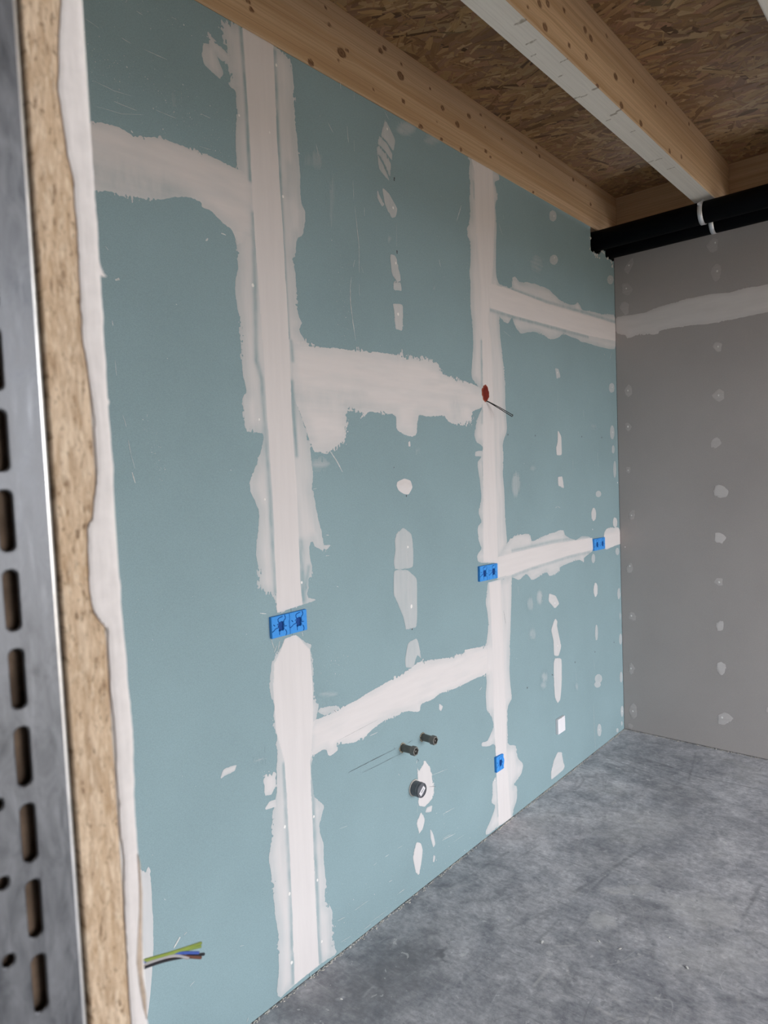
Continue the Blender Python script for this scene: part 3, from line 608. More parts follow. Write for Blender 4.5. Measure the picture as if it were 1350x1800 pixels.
def board_colour(nb, base):
    n1 = nb.noise(nb.co(), 2.2, 4); n2 = nb.noise(nb.co((1, 1, 1)), 420, 2)
    c = nb.mix(nb.ramp(n1, [(.3, 0.0), (.7, 1.0)]), tuple(v * .95 for v in base), tuple(min(1, v * 1.05) for v in base))
    c = nb.mix(nb.ramp(n2, [(.35, 0.0), (.65, 1.0)]), c, nb.mix(1.0, c, (1.12, 1.12, 1.12), 'MULTIPLY'))
    return c

def board_mat(name, base):
    m, n, l, b = new_mat(name, .75, .25); nb = NB(m)
    l.new(board_colour(nb, base), b.inputs['Base Color'])
    nb.bump(nb.noise(nb.co(), 350, 2), .08, .001, b)
    return m

def filler_mat(name, base, stretch):
    m, n, l, b = new_mat(name, .8, .2); nb = NB(m)
    cov = nb.attr('cov')
    st = nb.noise(nb.co(stretch), 1.0, 5, .6)
    cl = nb.noise(nb.co(), 14, 4)
    var = nb.math('ADD', nb.math('MULTIPLY', nb.math('SUBTRACT', st, .5), .55), nb.math('MULTIPLY', nb.math('SUBTRACT', cl, .5), .35))
    thin = nb.math('SUBTRACT', 1.05, cov, True)
    f = nb.math('ADD', cov, nb.math('MULTIPLY', var, thin), True)
    tint = nb.mix(nb.ramp(nb.noise(nb.co(stretch), .6, 4), [(.35, 0.0), (.65, 1.0)]), tuple(v * .96 for v in PUTTY), PUTTY)
    l.new(nb.mix(f, board_colour(nb, base), tint), b.inputs['Base Color'])
    nb.bump(st, .10, .0015, b)
    return m

M_GREEN = board_mat('green_board_paper', GREEN)
M_GREY = board_mat('grey_board_paper', GREY)
M_FILL = filler_mat('filler_on_green', GREEN, (1, 70, 6))
M_FILLH = filler_mat('filler_on_green_sideways', GREEN, (1, 6, 70))
M_GFILL = filler_mat('filler_on_grey', GREY, (8, 1, 70))

def plain(name, col, rough=.6, spec=.3, metal=0, var=.0, scale=30):
    m, n, l, b = new_mat(name, rough, spec); b.inputs['Metallic'].default_value = metal
    if var:
        nb = NB(m); f = nb.noise(nb.co(), scale, 4)
        l.new(nb.mix(nb.ramp(f, [(.3, 0.0), (.7, 1.0)]), tuple(v * (1 - var) for v in col), tuple(min(1, v * (1 + var)) for v in col)), b.inputs['Base Color'])
    else: b.inputs['Base Color'].default_value = (*col, 1)
    return m

M_CORE = plain('gypsum_core', (.72, .70, .66), .9, .2, 0, .08, 60)
M_DARK = plain('dark_cavity', (.05, .045, .04), .9, .1, 0, .2, 8)
M_PUTTY = plain('white_putty', (.86, .84, .81), .8, .2, 0, .04, 40)
M_PENCIL = plain('pencil_line', (.07, .075, .08), .6, .3, 0, .1, 90)
M_PIPE = plain('black_plastic_pipe', (.0025, .0025, .004), .6, .08, 0, .15, 12)
M_CLAMP = plain('zinc_clamp', (.80, .82, .86), .42, .5, .55, .1, 40)
M_STUB = plain('grey_brown_plastic', (.17, .165, .15), .5, .35, 0, .15, 60)
M_DRAIN = plain('dark_grey_plastic', (.13, .135, .15), .45, .4, 0, .2, 40)
M_INK = plain('printed_ink', (.08, .08, .09), .8, .1, 0, .1, 50)
M_WHITEPL = plain('white_plastic', (.85, .83, .85), .35, .4, 0, .02, 30)
M_RED = plain('red_plastic', (.17, .014, .006), .5, .35, 0, .25, 50)
M_CUT = plain('raw_red_rim', (.36, .10, .06), .8, .2, 0, .3, 90)
M_DUST = plain('plaster_dust', (.62, .59, .54), .95, .1, 0, .3, 60)

def mat_foam():
    m, n, l, b = new_mat('blue_foam', .7, .25); nb = NB(m)
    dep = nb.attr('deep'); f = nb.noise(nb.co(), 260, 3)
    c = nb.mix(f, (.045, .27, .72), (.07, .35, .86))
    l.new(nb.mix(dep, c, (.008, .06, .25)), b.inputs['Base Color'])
    return m
M_FOAM = mat_foam()

def mat_wood(name, a, bcol, kn, rough=.65, gs=1.0, lines=1.0):
    """grain follows the per-vertex vector (across, along, seed); knots darken by their own attribute"""
    m, n, l, b = new_mat(name, rough, .25); nb = NB(m)
    g = nb.attr('gv', 'Vector')
    def mp(sx, sy):
        x = n.new('ShaderNodeMapping'); x.inputs['Scale'].default_value = (sx, sy, 1); l.new(g, x.inputs[0]); return x.outputs[0]
    n1 = nb.noise(mp(26 * gs, .55), 1.0, 3, .5, .3)
    n2 = nb.noise(mp(120 * gs, 1.3), 1.0, 4, .6, .2)
    n3 = nb.noise(mp(7, .8), 1.0, 2, .5, .2)
    n4 = nb.noise(mp(400, 14), 1.0, 2, .6)
    n5 = nb.noise(mp(230 * gs, .5), 1.0, 3, .55, .1)
    c = nb.mix(nb.ramp(n1, [(.34, 0.0), (.52, .35), (.66, 1.0)]), a, bcol)
    c = nb.mix(nb.math('MULTIPLY', nb.ramp(n2, [(.45, 0.0), (.72, 1.0)]), .42 * lines), c, tuple(v * .62 for v in bcol))
    c = nb.mix(nb.ramp(n3, [(.35, 0.0), (.7, .35)]), c, tuple(v * .8 for v in bcol))
    c = nb.mix(nb.math('MULTIPLY', nb.ramp(n4, [(.5, 0.0), (.8, 1.0)]), .18), c, tuple(v * .55 for v in bcol))
    c = nb.mix(nb.math('MULTIPLY', nb.ramp(n5, [(.50, 0.0), (.60, .7), (.68, 1.0)]), .5 * lines), c, tuple(v * .66 for v in bcol))
    k = nb.attr('knot')
    c = nb.mix(nb.ramp(k, [(.12, 0.0), (.5, .75), (.9, 1.0)]), c, kn)
    l.new(c, b.inputs['Base Color'])
    nb.bump(n2, .12, .001, b)
    return m
M_WOOD = mat_wood('spruce_side', (.68, .50, .325), (.54, .36, .205), (.13, .06, .03))
M_WOODW = mat_wood('weathered_spruce', (.82, .765, .68), (.74, .68, .59), (.34, .285, .215), lines=.35)

def mat_osb():
    m, n, l, b = new_mat('osb_strands', .6, .25); nb = NB(m)
    c = nb.attr('tone', 'Color'); g = nb.attr('gv', 'Vector')
    x = n.new('ShaderNodeMapping'); x.inputs['Scale'].default_value = (260, 14, 1); l.new(g, x.inputs[0])
    f = nb.noise(x.outputs[0], 1.0, 3, .6)
    l.new(nb.mix(nb.ramp(f, [(.3, 0.0), (.75, .6)]), c, nb.mix(1.0, c, (.55, .5, .45), 'MULTIPLY')), b.inputs['Base Color'])
    return m
M_OSB = mat_osb()
M_OSBB = plain('osb_base', (.17, .10, .05), .8, .15, 0, .35, 22)

def mat_chip():
    m, n, l, b = new_mat('chipboard_edge', .85, .15); nb = NB(m)
    a = nb.noise(nb.co((1, 260, 55)), 1.0, 4, .6, .6)
    d = nb.noise(nb.co((1, 330, 90)), 1.0, 3, .7, .8)
    e = nb.noise(nb.co((1, 60, 14)), 1.0, 3)
    c = nb.mix(nb.ramp(a, [(.3, 0.0), (.68, 1.0)]), (.45, .315, .20), (.84, .68, .51))
    c = nb.mix(nb.ramp(e, [(.3, 0.0), (.7, .4)]), c, (.66, .46, .28))
    c = nb.mix(nb.ramp(d, [(.56, 0.0), (.68, .75)]), c, (.22, .135, .075))
    p2 = nb.noise(nb.co((1, 420, 190)), 1.0, 3, .65, .5)
    c = nb.mix(nb.ramp(p2, [(.60, 0.0), (.70, .8)]), c, (.15, .085, .045))
    p3 = nb.noise(nb.co((1, 500, 120)), 1.0, 2, .6)
    c = nb.mix(nb.ramp(p3, [(.55, 0.0), (.7, .6)]), c, (.90, .76, .58))
    l.new(c, b.inputs['Base Color'])
    nb.bump(a, .5, .002, b)
    return m
M_CHIP = mat_chip()
M_CHIPFACE = plain('chipboard_face', (.46, .26, .10), .7, .2, 0, .2, 60)

def mat_zinc():
    m, n, l, b = new_mat('galvanised_steel', .42, .5); nb = NB(m)
    b.inputs['Metallic'].default_value = .75
    f = nb.noise(nb.co((1, 90, 34)), 1.0, 6, .65, .8); g = nb.noise(nb.co((1, 240, 30)), 1.0, 4, .6)
    c = nb.mix(nb.ramp(f, [(.28, 0.0), (.72, 1.0)]), (.085, .09, .10), (.235, .245, .262))
    c = nb.mix(nb.ramp(g, [(.55, 0.0), (.78, .4)]), c, (.32, .335, .36))
    l.new(c, b.inputs['Base Color'])
    l.new(nb.ramp(f, [(.3, .40), (.7, .60)]), b.inputs['Roughness'])
    return m
M_ZINC = mat_zinc()
M_TIMBER = plain('brown_timber', (.17, .12, .085), .8, .2, 0, .45, 38)

def mat_concrete():
    m, n, l, b = new_mat('power_floated_concrete', .6, .35); nb = NB(m)
    big = nb.noise(nb.co(), 1.1, 5, .6, .6); med = nb.noise(nb.co(), 4.5, 6, .62, .9)
    fine = nb.noise(nb.co(), 55, 6, .7, .3)
    c = nb.mix(nb.ramp(big, [(.32, 0.0), (.68, 1.0)]), (.42, .418, .436), (.60, .592, .61))
    c = nb.mix(nb.ramp(med, [(.36, 0.0), (.52, .5), (.70, 1.0)]), nb.mix(1.0, c, (.76, .77, .79), 'MULTIPLY'), nb.mix(1.0, c, (1.14, 1.13, 1.12), 'MULTIPLY'))
    mid = nb.noise(nb.co(), 13, 8, .68, .5)
    c = nb.mix(nb.ramp(mid, [(.36, 0.0), (.5, .5), (.66, 1.0)]), nb.mix(1.0, c, (.72, .73, .75), 'MULTIPLY'), nb.mix(1.0, c, (1.2, 1.2, 1.2), 'MULTIPLY'))
    c = nb.mix(nb.ramp(fine, [(.3, .0), (.7, 1.0)]), nb.mix(1.0, c, (.76, .76, .78), 'MULTIPLY'), nb.mix(1.0, c, (1.2, 1.2, 1.19), 'MULTIPLY'))
    gr = nb.noise(nb.co((1, 2.4, 1), (0, 0, -.7)), 30, 6, .72, .5)
    c = nb.mix(nb.ramp(gr, [(.36, 0.0), (.64, 1.0)]), nb.mix(1.0, c, (.85, .855, .87), 'MULTIPLY'), nb.mix(1.0, c, (1.13, 1.13, 1.12), 'MULTIPLY'))
    warm = nb.noise(nb.co(), 2.3, 3)
    c = nb.mix(nb.ramp(warm, [(.58, 0.0), (.72, .30)]), c, (.50, .485, .44))
    for rot, sx, seed, lo, col, amt in ((.35, 3.2, 1.0, .62, (.22, .225, .24), .55), (1.25, 2.6, 9.0, .64, (.75, .75, .75), .5), (2.4, 3.0, 4.0, .64, (.72, .72, .72), .45), (-.2, 2.2, 6.0, .63, (.24, .245, .26), .5)):
        mp = nb.co((sx, 70, 1), (0, 0, rot))
        add = n.new('ShaderNodeVectorMath'); add.operation = 'ADD'; add.inputs[1].default_value = (seed * 7.3, seed * 3.1, seed); l.new(mp, add.inputs[0])
        s = nb.noise(add.outputs[0], 1.0, 3, .6, .15)
        mask = nb.noise(nb.co(), 1.3 + seed * .13, 3)
        f = nb.math('MULTIPLY', nb.math('MULTIPLY', nb.ramp(s, [(lo, 0.0), (lo + .10, 1.0)]), nb.ramp(mask, [(.45, 0.0), (.6, 1.0)])), amt)
        c = nb.mix(f, c, col)
    st = nb.attr('floor_tone')
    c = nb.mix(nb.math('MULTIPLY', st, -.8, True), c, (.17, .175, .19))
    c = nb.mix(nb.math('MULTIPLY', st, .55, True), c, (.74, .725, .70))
    for sc_, th, col, amt, ms in ((4.0, .0022, (.22, .225, .24), .4, 2.0), (6.0, .0025, (.74, .74, .75), .3, 3.1)):
        hn = nb.noise(nb.co((1, .45, 1), (0, 0, sc_ * .2)), sc_, 0, .4, 0)
        ab = nb.math('ABSOLUTE', nb.math('SUBTRACT', hn, .5))
        msk = nb.ramp(nb.noise(nb.co(), ms, 3, .6), [(.52, 0.0), (.60, 1.0)])
        c = nb.mix(nb.math('MULTIPLY', nb.math('MULTIPLY', nb.math('LESS_THAN', ab, th), msk), amt), c, col)
    blot = nb.noise(nb.co(), 27, 4, .6, .3)
    c = nb.mix(nb.ramp(blot, [(.655, 0.0), (.68, .5)]), c, (.74, .735, .73))
    c = nb.mix(nb.ramp(blot, [(.33, .5), (.355, 0.0)]), c, (.24, .245, .26))
    spk = nb.noise(nb.co(), 85, 2, .5)
    c = nb.mix(nb.ramp(spk, [(.73, 0.0), (.76, .6)]), c, (.85, .85, .85))
    l.new(c, b.inputs['Base Color'])
    l.new(nb.ramp(med, [(.35, .48), (.65, .72)]), b.inputs['Roughness'])
    nb.bump(fine, .08, .002, b)
    return m
M_FLOOR = mat_concrete()

# ---------------------------------------------------------------- room shell
def shell(name, mesh, mat): return obj(name, mesh, None, mat, 'structure')
shell('floor', box_mesh('floor', -1.9, 3.5, -3.3, 4.3, -.15, -.0004), M_FLOOR)
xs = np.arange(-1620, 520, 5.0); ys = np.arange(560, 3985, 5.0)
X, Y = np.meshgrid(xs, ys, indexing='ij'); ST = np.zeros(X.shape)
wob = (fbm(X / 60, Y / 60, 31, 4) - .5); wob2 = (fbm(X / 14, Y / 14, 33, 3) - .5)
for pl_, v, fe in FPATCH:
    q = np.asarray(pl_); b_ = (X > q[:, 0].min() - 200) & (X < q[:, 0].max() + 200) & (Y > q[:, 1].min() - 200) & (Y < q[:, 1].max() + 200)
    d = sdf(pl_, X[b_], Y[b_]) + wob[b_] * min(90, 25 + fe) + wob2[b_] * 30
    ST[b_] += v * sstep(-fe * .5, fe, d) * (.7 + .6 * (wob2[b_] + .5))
for pl_, w, v in FSTROKE:
    q = np.asarray(pl_); b_ = (X > q[:, 0].min() - 60) & (X < q[:, 0].max() + 60) & (Y > q[:, 1].min() - 60) & (Y < q[:, 1].max() + 60)
    d = linedist(pl_, X[b_] + wob2[b_] * 8, Y[b_] + wob2[b_] * 8)
    ST[b_] += v * sstep(w * 1.25, w * .4, d) * np.clip(.35 + 1.3 * (wob2[b_] + .5) - .2, 0, 1)
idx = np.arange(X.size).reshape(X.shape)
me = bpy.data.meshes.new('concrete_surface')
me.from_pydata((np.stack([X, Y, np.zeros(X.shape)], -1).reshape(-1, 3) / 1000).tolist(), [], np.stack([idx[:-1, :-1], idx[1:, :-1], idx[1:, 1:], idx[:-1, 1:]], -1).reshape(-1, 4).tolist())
a_ = me.attributes.new('floor_tone', 'FLOAT', 'POINT'); a_.data.foreach_set('value', np.clip(ST, -1, 1).astype(np.float32).ravel()); me.update()
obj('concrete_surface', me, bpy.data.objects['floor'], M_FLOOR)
ceiling = shell('ceiling', box_mesh('ceiling', -1.9, 3.5, -3.3, 4.3, ZT + .004, ZT + .03), M_OSBB)
bm = bmesh.new()
x0, y0, y1, z0, z1 = WIN
add_box(bm, x0, x0 + .3, -3.3, y0, 0, ZT); add_box(bm, x0, x0 + .3, y1, 4.3, 0, ZT)
add_box(bm, x0, x0 + .3, y0, y1, 0, z0); add_box(bm, x0, x0 + .3, y0, y1, z1, ZT)
shell('wall_right', bm_mesh(bm, 'wall_right'), plain('grey_render', (.50, .49, .48), .9, .1, 0, .05, 4))
shell('wall_front', box_mesh('wall_front', -1.9, 3.5, -3.6, -3.3, 0, ZT), plain('grey_render_front', (.50, .49, .48), .9, .1, 0, .05, 4))
bm = bmesh.new()
for a in ((x0, x0 + .3, y0, y0 + .07, z0, z1), (x0, x0 + .3, y1 - .07, y1, z0, z1), (x0, x0 + .3, y0 + .07, y1 - .07, z0, z0 + .07), (x0, x0 + .3, y0 + .07, y1 - .07, z1 - .07, z1)):
    add_box(bm, a[0] + .12, a[1] - .1, *a[2:], bevel=.004)
shell('window_1', bm_mesh(bm, 'window_1'), plain('dark_window_frame', (.07, .075, .08), .5, .4, 0, .1, 8))
shell('ground', box_mesh('ground', 3.5, 40, -30, 34, -.3, -.12), plain('outdoor_ground', (.25, .195, .125), .95, .1, 0, .25, .6))

# ---------------------------------------------------------------- left wall: green boards
bm = bmesh.new()
add_box(bm, WX - .12, WX - .0127, -3.3, 3.60, 0, 2.9); add_box(bm, WX - .30, WX - .125, -3.3, 4.2, 0, ZT)
add_box(bm, WX - .12, WX - .0127, 3.60, 4.2, 0, 2.73)
wall_left = shell('wall_left', bm_mesh(bm, 'wall_left'), M_DARK)
Y1, Y2 = 1.384, 2.567
g = .0006
def rect(y0, y1, z0, z1): return [(y0 + g, z0 + g), (y1 - g, z0 + g), (y1 - g, z1 - g), (y0 + g, z1 - g)]
panels = [rect(.199, Y1, .002, 2.456), rect(.199, Y1, 2.456, 2.899), rect(Y1, Y2, .002, .812), rect(Y1, Y2, .812, 1.946), rect(Y1, Y2, 1.946, 2.899),
          rect(Y2, BY, .002, 1.169), rect(Y2, BY, 1.169, 2.402), rect(-3.3, -.9, .002, 2.899), rect(-.9, .086, .002, 2.899)]
notch = [(Y2 + g, 2.402 + g), (BY - g, 2.402 + g), (BY - g, 2.779), (3.947, 2.772), (3.93, 2.778), (3.905, 2.776), (3.88, 2.779), (3.86, 2.777), (3.848, 2.780), (3.847, 2.812),
         (3.835, 2.806), (3.82, 2.812), (3.805, 2.800), (3.79, 2.796), (3.775, 2.783), (3.755, 2.772), (3.735, 2.769), (3.71, 2.771), (3.68, 2.768), (3.655, 2.771), (3.650, 2.80), (3.653, 2.85), (3.654, 2.899), (Y2 + g, 2.899)]
panels.append(notch)
for p in panels:
    o = obj('plasterboard_panel', prism('plasterboard_panel', p, 0, WX - .0125, WX), wall_left, M_GREEN)

def cov_field(fills, dips_, X, Y, skip_dips):
    c = np.zeros(X.shape)
    bx0, bx1, by0, by1 = X.min(), X.max(), Y.min(), Y.max()
    for (nm, poly, cell, amp, rag, ce, ci, fe, lay) in fills:
        p = np.asarray(poly)
        if p[:, 0].min() > bx1 or p[:, 0].max() < bx0 or p[:, 1].min() > by1 or p[:, 1].max() < by0: continue
        d = sdf(poly, X, Y)
        c = np.where(d > 0, np.maximum(c, ce + (ci - ce) * sstep(0, fe, d)), c)
    if not skip_dips:
        for pl_, w, s in dips_:
            p = np.asarray(pl_)
            if p[:, 0].min() - 3 * w > bx1 or p[:, 0].max() + 3 * w < bx0 or p[:, 1].min() > by1 or p[:, 1].max() < by0: continue
            d = linedist(pl_, X, Y)
            c = c * (1 - s * np.exp(-(d / w) ** 2) * (.6 + .8 * fbm(X / 30, Y / 60, 77, 3)))
    return c

def chaikin(p, k=1, c=.16):
    p = np.asarray(p, float)
    for _ in range(k):
        q = np.roll(p, -1, 0)
        p = np.stack([p * (1 - c) + q * c, p * c + q * (1 - c)], 1).reshape(-1, 2)
    return p

def build_fills(fills, dips_, parent, to_world, clip, mats, cut=None):
    for k, f in enumerate(fills):
        nm, poly, cell, amp, rag, ce, ci, fe, lay = f
        if nm in ('filler_spot', 'smudge'): poly = chaikin(chaikin(poly, 1, .12), 1, .2); cell = min(cell, 2.2)
        elif nm == 'joint_filler': poly = chaikin(poly)
        p = np.asarray(poly, float)
        m = amp + rag + 4
        xs = np.arange(p[:, 0].min() - m, p[:, 0].max() + m + cell, cell); ys = np.arange(p[:, 1].min() - m, p[:, 1].max() + m + cell, cell)
        X, Y = np.meshgrid(xs, ys, indexing='ij')
        D = sdf(poly, X, Y)
        n1 = fbm(X / 45, Y / 45, 3 + k, 3) - .5
        n2 = .65 * (fbm(X / 6.0, Y / 6.0, 50 + k, 2) - .5) + .5 * (fbm(X / 5.0, Y / 22.0, 150 + k, 2) - .5)
        patchy = .5 + 3.2 * sstep(.48, .72, fbm(X / 60, Y / 60, 90 + k, 2))
        D = D + amp * 2 * n1 + rag * 2.2 * n2 * patchy
        D = np.minimum(D, clip(X, Y))
        D[0, :] = D[-1, :] = -1; D[:, 0] = D[:, -1] = -1
        off = .00015 + lay * .00022 + k * .000003
        th = .0009 if nm == 'joint_band' else (.0002 if nm == 'smudge' else .0006)
        if ci >= 1 and nm == 'filler_spot': th = .006; 
        def place(PX, PY, PD):
            return to_world(PX / 1000, PY / 1000, off + th * sstep(0, 22 if th > .005 else 7, PD) * (1 if nm != 'joint_filler' else .6 + .8 * fbm(PX / 50, PY / 50, 8, 2)))
        def attrs(PX, PY, PD):
            c = cov_field(fills, dips_, PX, PY, nm == 'joint_band')
            if nm in ('filler_spot', 'smudge') or True:
                c = np.maximum(c, ce * (.9 if nm != 'smudge' else .6))
            if nm == 'joint_band': c = np.maximum(c, .94)
            elif nm == 'joint_filler':
                c = c * (.9 + .2 * fbm(PX / 60, PY / 60, 21, 3))
                for pl_, w, s in ():
                    pass
            return {'cov': np.clip(c, 0, 1)}
        if nm == 'joint_filler':
            wide = np.ptp(p[:, 0]) > np.ptp(p[:, 1])
            def attrs(PX, PY, PD, ce=ce):
                c = cov_field(fills, (), PX, PY, True)
                c = np.maximum(c, ce * .9) * (.88 + .24 * (fbm(PX / 120, PY / 26, 21, 3) if wide else fbm(PX / 26, PY / 120, 21, 3)))
                for pl_, w, s in dips_:
                    q = np.asarray(pl_)
                    if q[:, 0].min() - 3 * w > PX.max() or q[:, 0].max() + 3 * w < PX.min() or q[:, 1].min() > PY.max() or q[:, 1].max() < PY.min(): continue
                    d = linedist(pl_, PX, PY)
                    c = c * (1 - s * np.exp(-(d / w) ** 2) * (.55 + .9 * fbm(PX / 14, PY / 40, 77, 3)))
                return {'cov': np.clip(c, 0, 1)}
        me = patch_mesh(nm, D, xs, ys, place, attrs)
        if me is None: continue
        w = p[:, 0].max() - p[:, 0].min()
        h = p[:, 1].max() - p[:, 1].min()
        o = obj(nm, me, parent, mats[1] if w > h * 1.3 else mats[0])

def left_world(Y, Z, h): return np.stack([WX + h, Y, Z], 1)
NOTCHMM = [(y * 1000, z * 1000) for y, z in notch]
def left_clip(X, Y):
    return np.minimum(np.minimum(Y - 4, 2899 - Y), 3966 - X)
build_fills(FILL, DIPS, wall_left, left_world, left_clip, (M_FILL, M_FILLH))

def slivers(bm, items, to, h):
    """thin raised strokes, tapered at both ends"""
    for pts, w in items:
        P_ = [Vector((a / 1000, b / 1000)) for a, b in pts]
        Q = []
        for a, b in zip(P_, P_[1:]):
            n = max(2, int((b - a).length / .012))
            Q += [a.lerp(b, i / n) for i in range(n)]
        Q.append(P_[-1])
        L_, R_ = [], []
        for i, q in enumerate(Q):
            d = (Q[min(i + 1, len(Q) - 1)] - Q[max(i - 1, 0)]).normalized(); s = Vector((-d.y, d.x))
            ww = w / 2000 * (math.sin(math.pi * (i + .35) / (len(Q) - .3)) ** .5) * random.uniform(.55, 1.25)
            j = s * random.uniform(-.0004, .0004)
            L_.append(bm.verts.new(to(*(q + s * ww + j), h))); R_.append(bm.verts.new(to(*(q - s * ww + j), h)))
        for i in range(len(Q) - 1): bm.faces.new((L_[i], R_[i], R_[i + 1], L_[i + 1]))

def discs(bm, items, to, h, dome=.0006, n=8):
    for a, b, r in items:
        c = bm.verts.new(to(a / 1000, b / 1000, h + dome))
        R = [bm.verts.new(to(a / 1000 + r / 1000 * .8 * math.cos(2 * math.pi * k / n) * random.uniform(.8, 1.1), b / 1000 + r / 1000 * math.sin(2 * math.pi * k / n) * random.uniform(.85, 1.1), h)) for k in range(n)]
        for k in range(n): bm.faces.new((c, R[k], R[(k + 1) % n]))

lw = lambda a, b, h: (WX + h, a, b)
bm = bmesh.new(); slivers(bm, [(p_, w_ * .85) for p_, w_ in SCR], lw, .0009)
# dusty specks beside the long scrapes
for (ya, za), (yb, zb), n, sp in (((.62, 2.79), (1.15, 2.80), 60, .03), ((.70, 2.68), (1.30, 2.55), 150, .035), ((.75, 2.62), (1.33, 2.50), 90, .03), ((1.66, 2.35), (1.68, 2.06), 60, .018), ((.93, 1.78), (.97, 1.6), 40, .012), ((1.5, .12), (2.3, .14), 90, .06), ((1.6, .28), (2.3, .32), 50, .08), ((1.48, .035), (2.6, .03), 70, .02), ((.9, .9), (1.25, 1.5), 30, .2), ((2.7, 1.7), (3.8, 1.7), 60, .2), ((2.7, .5), (3.8, .5), 60, .3), ((1.6, 2.2), (2.4, 2.5), 40, .25), ((1.5, 1.1), (2.4, 1.4), 30, .2), ((2.45, .3), (2.62, .1), 50, .08), ((2.4, 2.2), (2.45, 2.6), 30, .03), ((1.5, .95), (1.6, 1.0), 40, .03)):
    for _ in range(n):
        t = random.random(); r = random.uniform(.5, 1.4) * (1 if random.random() < .85 else 1.8)
        discs(bm, [((ya + (yb - ya) * t + random.gauss(0, sp)) * 1000, max(.02, za + (zb - za) * t + random.gauss(0, sp)) * 1000, r)], lw, .0008, .0004, 5)
obj('scuff_mark', bm_mesh(bm, 'scuff_mark'), wall_left, plain('rubbed_putty', (.60, .62, .60), .8, .2, 0, .2, 120), 'stuff')
bm = bmesh.new(); discs(bm, WDOT, lw, .0016, .0012, 10)
obj('filled_screw_head', bm_mesh(bm, 'filled_screw_head', True), wall_left, M_PUTTY, 'stuff')
bm = bmesh.new(); slivers(bm, PEN, lw, .0013)
obj('pencil_line', bm_mesh(bm, 'pencil_line'), wall_left, M_PENCIL, 'stuff')
bm = bmesh.new(); discs(bm, DOT, lw, .0008, -.0002, 8)
obj('dark_speck', bm_mesh(bm, 'dark_speck'), wall_left, M_PENCIL, 'stuff')
# crumbled plaster at the pipe cut-out
bm = bmesh.new()
for _ in range(46):
    a = random.choice(((3.652, 2.78), (3.69, 2.765), (3.72, 2.755), (3.75, 2.76), (3.80, 2.80), (3.83, 2.80), (3.87, 2.773), (3.93, 2.765), (3.95, 2.745), (3.651, 2.84)))
    r = bmesh.ops.create_icosphere(bm, subdivisions=1, radius=random.uniform(.002, .006))
    for v in r['verts']: v.co = Vector((WX + .001 + v.co.x * .35, a[0] + random.gauss(0, .0) + v.co.y, a[1] + v.co.z)) + Vector((0, random.uniform(-.002, .002), random.uniform(-.003, .003)))
    off = Vector((0, random.gauss(0, .010), random.gauss(0, .006)))
    for v in r['verts']: v.co += off
obj('broken_plaster', bm_mesh(bm, 'broken_plaster'), wall_left, M_CORE, 'stuff')

# ---------------------------------------------------------------- back wall: grey boards
wall_back = shell('wall_back', box_mesh('wall_back', -1.9, 3.2, BY + .0127, BY + .11, 0, 2.84), M_DARK)
zj = 2.40
for a, b, c, d in ((WX + .001, -.31, .003, zj), (WX + .001, -.31, zj, 2.845), (-.31, .89, .003, zj), (-.31, .89, zj, 2.845), (.89, 2.09, .008, 2.845), (2.09, 3.2, .008, 2.845)):
    obj('plasterboard_panel', box_mesh('plasterboard_panel', a + g, b - g, BY, BY + .0125, c + g, d - g), wall_back, M_GREY)
def back_world(X, Z, h): return np.stack([X, BY - h, Z], 1)
build_fills(GFILL, (), wall_back, back_world, lambda X, Y: np.minimum(X - WX * 1000 - 1, 2844 - Y), (M_GFILL, M_GFILL))
bm = bmesh.new(); discs(bm, GDOT, lambda a, b, h: (a, BY - h, b), .0014, .001, 10)
obj('filled_screw_head', bm_mesh(bm, 'filled_screw_head', True), wall_back, M_PUTTY, 'stuff')

# dusty gap filler along the foot of the walls
bm = bmesh.new()
def dust_row(n, f):
    for i in range(n):
        c, s = f(i / n)
        r = bmesh.ops.create_icosphere(bm, subdivisions=1, radius=s)
        for v in r['verts']: v.co = Vector((v.co.x * random.uniform(.7, 1.5), v.co.y * random.uniform(.7, 2.5), v.co.z * .5)) + Vector(c)
dust_row(900, lambda t: ((WX + abs(random.gauss(0, .006)), .8 + 3.16 * random.random(), .001), random.uniform(.0008, .003)))
dust_row(520, lambda t: ((WX + 2.0 * random.random(), BY - abs(random.gauss(0, .007)), .001), random.uniform(.0008, .0028)))
obj('plaster_dust', bm_mesh(bm, 'plaster_dust'), None, M_DUST, 'stuff')
bpy.data.objects['plaster_dust']['label'] = 'pale plaster dust lying along the foot of both walls'
bpy.data.objects['plaster_dust']['category'] = 'dust'

